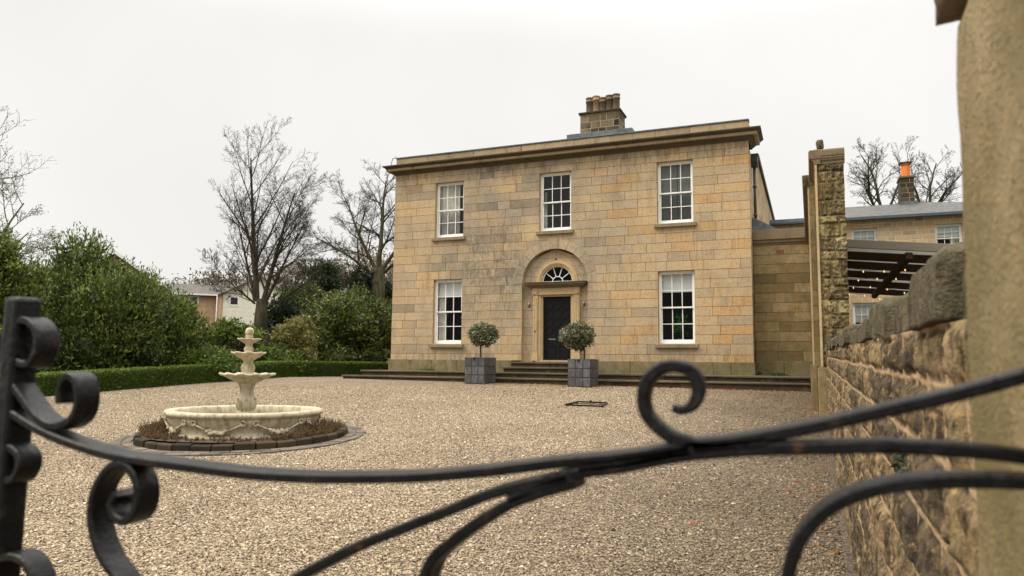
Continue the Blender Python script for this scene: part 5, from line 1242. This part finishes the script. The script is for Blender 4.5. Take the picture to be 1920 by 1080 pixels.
# ------------------------------------------------------------------ bare trees
def tree(name, label, base, top_h, spec, seed, m, group=None, crown_name='branches', budm=None, cat='tree'):
    r = np.random.default_rng(seed); base = np.array(base, float); T_ = thing(name, label, cat, base, group=group)
    trunk = MB(); br = MB(); tips = []
    VV, FF = [], []; cnt = [0]
    def add_tube(pts, rad, n):
        pts = np.array(pts); k = len(pts); d = np.gradient(pts, axis=0); d /= np.linalg.norm(d, axis=1, keepdims=True)+1e-9
        ref = np.array([.37, .61, .2]); a = np.cross(d, ref); a /= np.linalg.norm(a, axis=1, keepdims=True)+1e-9; b = np.cross(d, a)
        ang = 2*np.pi*np.arange(n)/n
        V = pts[:, None, :]+(a[:, None, :]*np.cos(ang)[None, :, None]+b[:, None, :]*np.sin(ang)[None, :, None])*np.array(rad)[:, None, None]
        i = np.arange(k-1)[:, None]*n; j = np.arange(n)[None, :]; j2 = (j+1) % n
        F_ = np.stack([i+j, i+j2, i+n+j2, i+n+j], -1).reshape(-1, 4)+cnt[0]
        VV.append(V.reshape(-1, 3)); FF.append(F_); cnt[0] += k*n
    def grow(p, d, L, rad, lev):
        nseg = max(3, int(4+3*(lev < 2))); pts = [p.copy()]; rr = [rad]; st = L/nseg
        for i in range(nseg):
            d = d+r.normal(size=3)*spec['jit'][lev]; d[2] += spec['trop'][lev]; d /= np.linalg.norm(d); p = p+d*st; pts.append(p.copy()); rr.append(rad*(1-(1-spec['taper'])*(i+1)/nseg))
        add_tube(pts, rr, 7 if lev < 2 else (4 if lev < 3 else 3))
        if lev+1 >= len(spec['n']) or rad < .003:
            tips.append(pts[-1]); return
        nc = spec['n'][lev+1]
        for c in range(nc):
            t_ = spec['start'][lev]+(1-spec['start'][lev])*(c+r.uniform(.2, .9))/nc; x = t_*nseg; i = min(int(x), nseg-1); q = pts[i]+(pts[i+1]-pts[i])*(x-i)
            dd = pts[i+1]-pts[i]; dd /= np.linalg.norm(dd); az = r.uniform(0, 2*math.pi); ref = np.cross(dd, [.2, .1, 1.0]) if abs(dd[2]) < .95 else np.array([1.0, 0, 0]); ref /= np.linalg.norm(ref); ref2 = np.cross(dd, ref)
            an = R_(r.uniform(*spec['ang'][lev])); nd = dd*math.cos(an)+(ref*math.cos(az)+ref2*math.sin(az))*math.sin(an)
            grow(q, nd, L*r.uniform(*spec['len'][lev])*(1.05-.5*t_), max(spec['rmin'], rr[i]*spec['rr']), lev+1)
    for (d0, L0, r0, off) in spec['stems']:
        grow(base+np.array(off, float), np.array(d0, float)/np.linalg.norm(d0), L0, r0, 0)
    if spec.get('bole'):
        h_, r1, r2 = spec['bole']; mb = MB(); mb.tube([base+np.array([0, 0, -.4]), base+np.array([0, 0, h_*.5]), base+np.array([0, 0, h_])], [r1*1.2, r1, r2], 12); obj('trunk', mb, m, T_)
    arr_obj(crown_name, np.concatenate(VV), np.concatenate(FF), m, T_)
    if budm is not None:
        tp = np.array(tips); tp = np.repeat(tp, 3, 0)+r.normal(size=(len(tp)*3, 3))*.04
        vv, ff, _ = leafy(tp, r.normal(size=tp.shape), .05, .03, .5, None, .2, seed); arr_obj('buds', vv, ff, budm, T_, tint=r.random(len(tp)), smooth=False)
    return T_
D1 = 31.0; k1 = D1/F
b1 = atd(487, 640, D1); f1 = atd(487, 560, D1)
hb = f1[2]-b1[2]
right = np.array([RT[0], RT[1], 0]); right /= np.linalg.norm(right); back = np.array([-right[1], right[0], 0])
def dirv(dx, dz, dy=0): return right*dx+back*dy+np.array([0, 0, dz])
H1 = (560-262)*k1*.86
sp1 = dict(n=[1, 15, 9, 7, 4], jit=[.025, .05, .08, .11, .14], trop=[.01, .045, .03, .02, .01], taper=.2, start=[.04, .2, .2, .15], ang=[(28, 52), (24, 46), (28, 55), (30, 62)], len=[(.50, .70), (.36, .54), (.34, .52), (.4, .6)], rr=.44, rmin=.0062,
  stems=[(dirv(-.07, 1), H1*1.06, .135, dirv(-.22, hb-.1)), (dirv(.20, 1, .1), H1*.86, .11, dirv(.06, hb-.1)), (dirv(.48, 1, -.1), H1*.66, .075, dirv(.16, hb-.2)), (dirv(-.30, 1, .2), H1*.68, .075, dirv(-.30, hb-.1)),
         (dirv(-1.0, .75, .1), H1*.42, .05, dirv(-.28, hb-.2)), (dirv(1.0, .6, .1), H1*.44, .05, dirv(.2, hb-.4))], bole=(hb, .27, .21))
tree('bare_tree', 'tall many-stemmed bare tree left of the house, behind the fountain', b1, H1, sp1, 3, M_BARK, 'bare winter trees')
D2 = 41.0; k2 = D2/F; b2 = atd(706, 640, D2); f2 = atd(706, 500, D2); hb2 = f2[2]-b2[2]; H2 = (500-310)*k2*.95
sp2 = dict(n=[1, 13, 11, 7, 5], jit=[.06, .08, .10, .12, .13], trop=[.02, .03, .03, .04, .02], taper=.25, start=[.15, .2, .2, .2], ang=[(30, 60), (30, 60), (30, 60), (30, 65)], len=[(.45, .68), (.34, .52), (.34, .5), (.4, .6)], rr=.48, rmin=.006,
  stems=[(dirv(-.03, 1), H2*1.0, .16, dirv(0, hb2-.2)), (dirv(.45, 1, .1), H2*.95, .12, dirv(.1, hb2-.3)), (dirv(-.5, 1, .1), H2*.92, .12, dirv(-.1, hb2-.2)), (dirv(-.95, .7, -.2), H2*.75, .095, dirv(-.1, hb2-.6)), (dirv(.9, .7, -.3), H2*.8, .095, dirv(.1, hb2-.5)), (dirv(-1, .25, .1), H2*.6, .09, dirv(-.1, hb2-1.4))], bole=(hb2, .42, .34))
tree('bare_tree', 'broad domed bare tree partly hidden behind the left house corner', b2, H2, sp2, 12, M_BARK2, 'bare winter trees')
D3 = 22.0; k3 = D3/F; b3 = atd(-130, 700, D3)
sp3 = dict(n=[1, 9, 8, 6], jit=[.05, .08, .10, .14], trop=[.02, .03, .04, .04], taper=.25, start=[.3, .25, .2], ang=[(40, 75), (28, 55), (28, 55)], len=[(.42, .62), (.35, .52), (.38, .58)], rr=.5, rmin=.008,
  stems=[(dirv(.06, 1), 8.3, .12, dirv(0, 0)), (dirv(.55, 1), 4.3, .075, dirv(.1, 1.6)), (dirv(.9, .75), 3.4, .06, dirv(.1, 2.1))], bole=(2.0, .2, .17))
tree('budding_tree', 'budding tree whose thin branches reach in at the left edge', b3, 7, sp3, 21, M_TWIG, 'bare winter trees', budm=L_BUD)
for (u, vt, hwd, lab, sd_, lean) in ((1655, 262, 70, 'gnarled bare tree behind the rear house roof, left of the orange chimney pot', 31, -.15), (1740, 285, 60, 'gnarled bare tree behind the rear house roof, right of the orange chimney pot', 35, .25)):
    D4 = 50.0; b4 = atd(u, 400, D4); k4 = D4/F; H4 = (395-vt)*k4*.82; b4[2] -= .3
    sp4 = dict(n=[1, 6, 7, 6, 4], jit=[.10, .12, .14, .16, .18], trop=[.03, .05, .05, .05, .03], taper=.3, start=[.12, .15, .2, .2], ang=[(25, 55), (25, 55), (28, 60), (30, 60)], len=[(.5, .75), (.4, .6), (.38, .55), (.4, .6)], rr=.54, rmin=.009,
      stems=[(dirv(.05+lean, 1), H4*1.25, .12, dirv(0, 0)), (dirv(.6, 1), H4*1.1, .10, dirv(.1, 0)), (dirv(-.6, 1), H4*1.1, .10, dirv(-.1, 0)), (dirv(-1.2, 1, .2), H4*.75, .11, dirv(-.1, 0)), (dirv(1.2, 1, .2), H4*.75, .11, dirv(.1, 0))], bole=None)
    b4g = b4.copy(); T4 = tree('bare_tree', lab, b4, H4, sp4, sd_, M_BARK, 'bare winter trees')
    mb = MB(); mb.tube([(b4[0], b4[1], 0), (b4[0], b4[1], b4[2]+.2)], [.45, .3], 10); obj('trunk', mb, M_BARK, T4)

# ------------------------------------------------------------------ houses beyond the garden
def facing(P0):
    d_ = np.array([P0[0]-CX, P0[1]-CY]); d_ /= np.linalg.norm(d_); return d_
def px_local(P0, dirn):
    n3 = np.array([dirn[0], dirn[1], 0]); ax = np.array([dirn[1], -dirn[0], 0])
    def f(u, v):
        r_ = ray(u, v); t_ = ((P0-CAM)@n3)/(r_@n3); p = CAM+r_*t_; return (p-P0)@ax, p[2]-P0[2]
    return f
P0 = atd(410, 640, 60); dn = facing(P0); P0[2] = .2; fl = px_local(P0, dn); rzz = -math.atan2(dn[0], dn[1])
M_RENDER = simple('peach_brick', (.46, .31, .18), .9, 0, .12, 3); M_CLAD = simple('cream_cladding', (.74, .69, .56), .7, 0, .05); M_TILE = simple('grey_brown_tile', (.10, .09, .078), .85, 0, .3, 3, bump=.5, spec=.15)
h1 = thing('pale_house', 'pale house with cream boarded gable and grey tiled roof beyond the shrubs', 'house', P0, rzz, local=True)
xa, _ = fl(318, 600); xb, _ = fl(408, 600); xc, _ = fl(484, 600); ze = fl(360, 548)[1]; zrg = fl(360, 524)[1]; zg = fl(470, 516)[1]; zge = fl(400, 548)[1]
def front_wall(mb, x0, x1, z0, z1, y, hole):
    a, b, c_, d_ = hole
    for q in ((x0, a, z0, z1), (b, x1, z0, z1), (a, b, z0, c_), (a, b, d_, z1)): mb.add([(q[0], y, q[2]), (q[1], y, q[2]), (q[1], y, q[3]), (q[0], y, q[3])], [(0, 1, 2, 3)], .5)
def pxr(u0, u1, v0, v1): 
    a, z1 = fl(u0, v0); b, z0 = fl(u1, v1); return (a, b, z0, z1)
w1 = pxr(353, 372, 552, 573); w2 = pxr(430, 448, 555, 574)
mb = MB(); front_wall(mb, xa, xb+.5, 0, ze, .8, w1); mb.add([(xa, .8, 0), (xa, 7, 0), (xa, 7, ze), (xa, .8, ze)], [(0, 1, 2, 3)]); mb.box(xb-.02, xb+.33, -.06, .79, 0, zge-.05); obj('brick_wall', mb, M_RENDER, h1)
mb = MB(); front_wall(mb, xb+.34, xc+2.4, 0, zge, 0, w2)
xg = fl(468, 520)[0]+.9; mb.add([(xb+.34, 0, zge), (xc+2.4, 0, zge), (xg, 0, zg)], [(0, 1, 2)], .5)
for k in range(14): mb.box(xb+.35, w2[0] if w2[2] < .5+k*.34 < w2[3] else xc+2.38, -.012, -.001, .5+k*.34, .515+k*.34, .3)
obj('boarded_gable', mb, M_CLAD, h1)
for q, yy in ((w1, .8), (w2, 0)):
    mb = MB(); cuts_frame(mb, q[0], q[1], q[2], q[3], yy-.03, yy+.06, .12, .12, .12); wn = obj('window', mb, M_WHITE, h1)
    mb = MB(); mb.add([(q[0], yy+.02, q[2]), (q[1], yy+.02, q[2]), (q[1], yy+.02, q[3]), (q[0], yy+.02, q[3])], [(0, 1, 2, 3)]); obj('pane', mb, simple('dark_far_pane', (.02, .02, .025), .15), wn)
mb = MB(); mb.add([(xa-.3, .45, ze-.1), (xg, .45, ze-.1), (xg, 4, zrg), (xa-.3, 4, zrg), (xa-.3, 7.3, ze-.1), (xg, 7.3, ze-.1)], [(0, 1, 2, 3), (3, 2, 5, 4)], .5)
mb.loft([[(xb-.1, -.35, zge-.12), (xg, -.35, zg+.05), (xc+2.8, -.35, zge-.12)], [(xb-.1, 6, zge-.12), (xg, 6, zg+.05), (xc+2.8, 6, zge-.12)]], tint=.5)
rf = obj('roof', mb, M_TILE, h1); sol = rf.modifiers.new('thick', 'SOLIDIFY'); sol.thickness = .14
mb = MB(); mb.obox((xb-.12, -.38, zge-.1), (xg, -.38, zg+.06), .05, .26, up=(0, 0, 1)); mb.obox((xg, -.38, zg+.06), (xc+2.8, -.38, zge-.1), .05, .26); obj('bargeboard', mb, simple('weathered_white_board', (.40, .37, .32), .8), h1)
mb = MB(); mb.box(xa-.3, xb-.15, .30, .44, ze-.18, ze-.06); mb.tube([(xb-.12, .35, ze-.1), (xb-.12, .35, 0)], .06, 8); obj('gutter', mb, M_WHITE, h1)

P0 = atd(250, 640, 52); dn = facing(P0); P0[2] = .2; fl = px_local(P0, dn)
h2 = thing('hidden_house', 'brick house almost hidden behind the tallest laurel, its white roof verge showing', 'house', P0, -math.atan2(dn[0], dn[1]), local=True)
ax_, az_ = fl(215, 470); ex, ez = fl(334, 553); lx = ax_-(ex-ax_)
mb = MB(); mb.add([(lx+.3, 0, 0), (ex-.3, 0, 0), (ex-.3, 0, ez-.1), (ax_, 0, az_-.3), (lx+.3, 0, ez-.1)], [(0, 1, 2, 3, 4)]); mb.add([(ex-.3, 0, 0), (ex-.3, 8, 0), (ex-.3, 8, ez-.1), (ex-.3, 0, ez-.1)], [(0, 1, 2, 3)]); obj('gable_wall', mb, simple('pink_brick', (.27, .16, .11), .9, 0, .2, 4), h2)
mb = MB(); mb.loft([[(lx, -.3, ez), (ax_, -.3, az_), (ex, -.3, ez)], [(lx, 8, ez), (ax_, 8, az_), (ex, 8, ez)]], tint=.5); rf = obj('roof', mb, M_TILE, h2); sol = rf.modifiers.new('thick', 'SOLIDIFY'); sol.thickness = .12
mb = MB(); mb.obox((lx, -.33, ez-.12), (ax_, -.33, az_-.12), .05, .22); mb.obox((ax_, -.33, az_-.12), (ex, -.33, ez-.12), .05, .22); obj('verge_board', mb, M_WHITE, h2)

# ------------------------------------------------------------------ distant wooded rise
r = np.random.default_rng(77); P_, N_, ti, Pg, tg = [], [], [], [], []
for k in range(330):
    u = r.uniform(250, 900); prof_v = np.interp(u, [250, 330, 400, 420, 440, 520, 600, 660, 760, 900], [560, 530, 512, 497, 515, 500, 490, 478, 470, 470]); dpt = r.uniform(95, 150)
    v = prof_v+r.uniform(0, 1)**.8*75+5; c_ = atd(u, v, dpt); s_ = r.uniform(1.2, 2.6)
    e = r.normal(size=(90, 3)); e /= np.linalg.norm(e, axis=1, keepdims=True); e *= r.random((90, 1))**.4; q = c_+e*np.array([s_, s_, s_])
    (Pg if r.random() < .22 else P_).append(q)
for nm, pl_, mt, lab in (('winter_woods', P_, L_WOOD, 'brown leafless wood on the far rise behind the trees'), ('evergreen_woods', Pg, L_WOODG, 'dark evergreens scattered through the far brown wood')):
    p = np.concatenate(pl_); vv, ff, _ = leafy(p, r.normal(size=p.shape), .62, .22, .5, None, .9, 5); o_ = arr_obj(nm, vv, ff, mt, tint=r.random(len(p)), smooth=False); tag(o_, lab, 'woodland', kind='stuff')
hx_ = np.linspace(-260, 120, 60); hy_ = np.linspace(70, 420, 40)
def hillz(x, y): 
    return -1+np.clip((y-70)/90, 0, 1)**1.3*13*np.clip((-x+40)/60, 0, 1)+3*(fbm(x*.03, y*.03)-.5)
hl = grid_obj('hill', hx_, hy_, hillz, L_WOOD); hl['kind'] = 'structure'

# ------------------------------------------------------------------ small stuff: leaves, weeds, plants in windows
r = np.random.default_rng(13); P_ = []
for k in range(1300):
    q = r.random()
    if q < .62: x = r.uniform(1.9, 7.7); y = -1.66-abs(r.normal(0, .10))
    elif q < .70: x = r.uniform(-1.2, 1.0); y = -1.66-abs(r.normal(0, .08))
    elif q < .79: x, y = r.uniform(-2.5, 2.2), -2.45-abs(r.normal(0, .08))
    elif q < .95: y = r.uniform(-18, -2); x = 7.9-abs(r.normal(0, .35))
    else: x, y = r.uniform(0, 7.9), r.uniform(-18, -2)
    P_.append((x, y, float(G(x, y))+.012))
P_ = np.array(P_); nn = r.normal(size=P_.shape); nn[:, 2] *= .25; vv, ff, _ = leafy(P_, nn, .042, .03, .3, None, .05, 3)
fl_ = arr_obj('fallen_leaves', vv, ff, L_FALL, tint=r.random(len(P_)), smooth=False); tag(fl_, 'orange fallen leaves gathered along the steps and the wall foot', 'fallen leaves', kind='stuff')
def tuft(x, y, z, lab, n=70, sp=.10, h=.09, name='weed_tuft', m=L_WEED, nrm=(0, 0, 1)):
    r_ = np.random.default_rng(int(abs(x*100))+3); p = np.array([x, y, z])+r_.normal(size=(n, 3))*np.array([sp, .02, .015]); o = arr_obj(name, *leafy(p, np.repeat(np.array([nrm], float), n, 0), h, .03, .5, None, .3, 4)[:2], m, tint=r_.random(n), smooth=False); tag(o, lab, 'weed', 'weeds in the stonework')
tuft(-4.6, -.10, .41, 'green weeds growing on the terrace below the lower left window', 90, .25, .07)
tuft(6.85, .46, .41, 'green weed clump at the foot of the side wing', 80, .12, .09)
tuft(6.29, .40, .43, 'single small weed in the corner between house and wing', 25, .03, .10)
cl = [onX(1690, 870, 8.0), onX(1684, 880, 8.0)]
p = cl[0]; o = arr_obj('ivy', *leafy(p+np.random.default_rng(2).normal(size=(40, 3))*np.array([.008, .025, .03]), np.repeat(np.array([[-.7, 0, .1]]), 40, 0), .022, .010, .6, None, -.1, 9)[:2], L_DARK, tint=np.random.default_rng(2).random(40), smooth=False); tag(o, 'small dark leafy sprig growing from the rubble boundary wall behind the gate bars', 'ivy', 'weeds in the stonework')
hp2 = thing('house_plant', 'feathery green potted plant behind the lower right window', 'house plant', (3.98, .62, 1.33))
r_ = np.random.default_rng(8); p = np.array([3.98, .62, 1.95])+r_.normal(size=(160, 3))*np.array([.13, .08, .13]); arr_obj('leaves', *leafy(p, r_.normal(size=(160, 3))+np.array([0, -.3, .5]), .13, .025, .5, None, .3, 6)[:2], leaf('house_plant_leaf', [(0, (.04, .22, .02)), (1, (.10, .40, .05))], .5, .4), hp2, tint=r_.random(160), smooth=False)
mb = MB(); mb.tube([(3.98, .62, 1.50), (3.98, .62, 1.95)], .012, 6); obj('stem', mb, M_BARK2, hp2)
mb = MB(); mb.lathe([(0, 1.33), (.09, 1.33), (.12, 1.52), (.10, 1.52), (.09, 1.48), (0, 1.48)], 3.98, .62, 0, 16); obj('pot', mb, M_PIPE, hp2)
fv = thing('flower_vase', 'vase of yellow flowers behind the lower left window', 'flowers', (-3.60, .62, 1.33))
p = np.array([-3.60, .60, 2.33])+r_.normal(size=(60, 3))*np.array([.05, .04, .06]); arr_obj('flowers', *leafy(p, r_.normal(size=(60, 3)), .06, .04, .5, None, .2, 7)[:2], L_FLOWER, fv, tint=r_.random(60), smooth=False)
mb = MB(); mb.lathe([(0, 1.33), (.07, 1.33), (.085, 1.55), (.05, 1.75), (.055, 1.8)], -3.60, .62, 0, 14)
for k in range(5): mb.tube([(-3.60, .62, 1.75), (-3.60+.02*(k-2), .62, 2.3)], .006, 5)
obj('vase', mb, M_PIPE, fv)
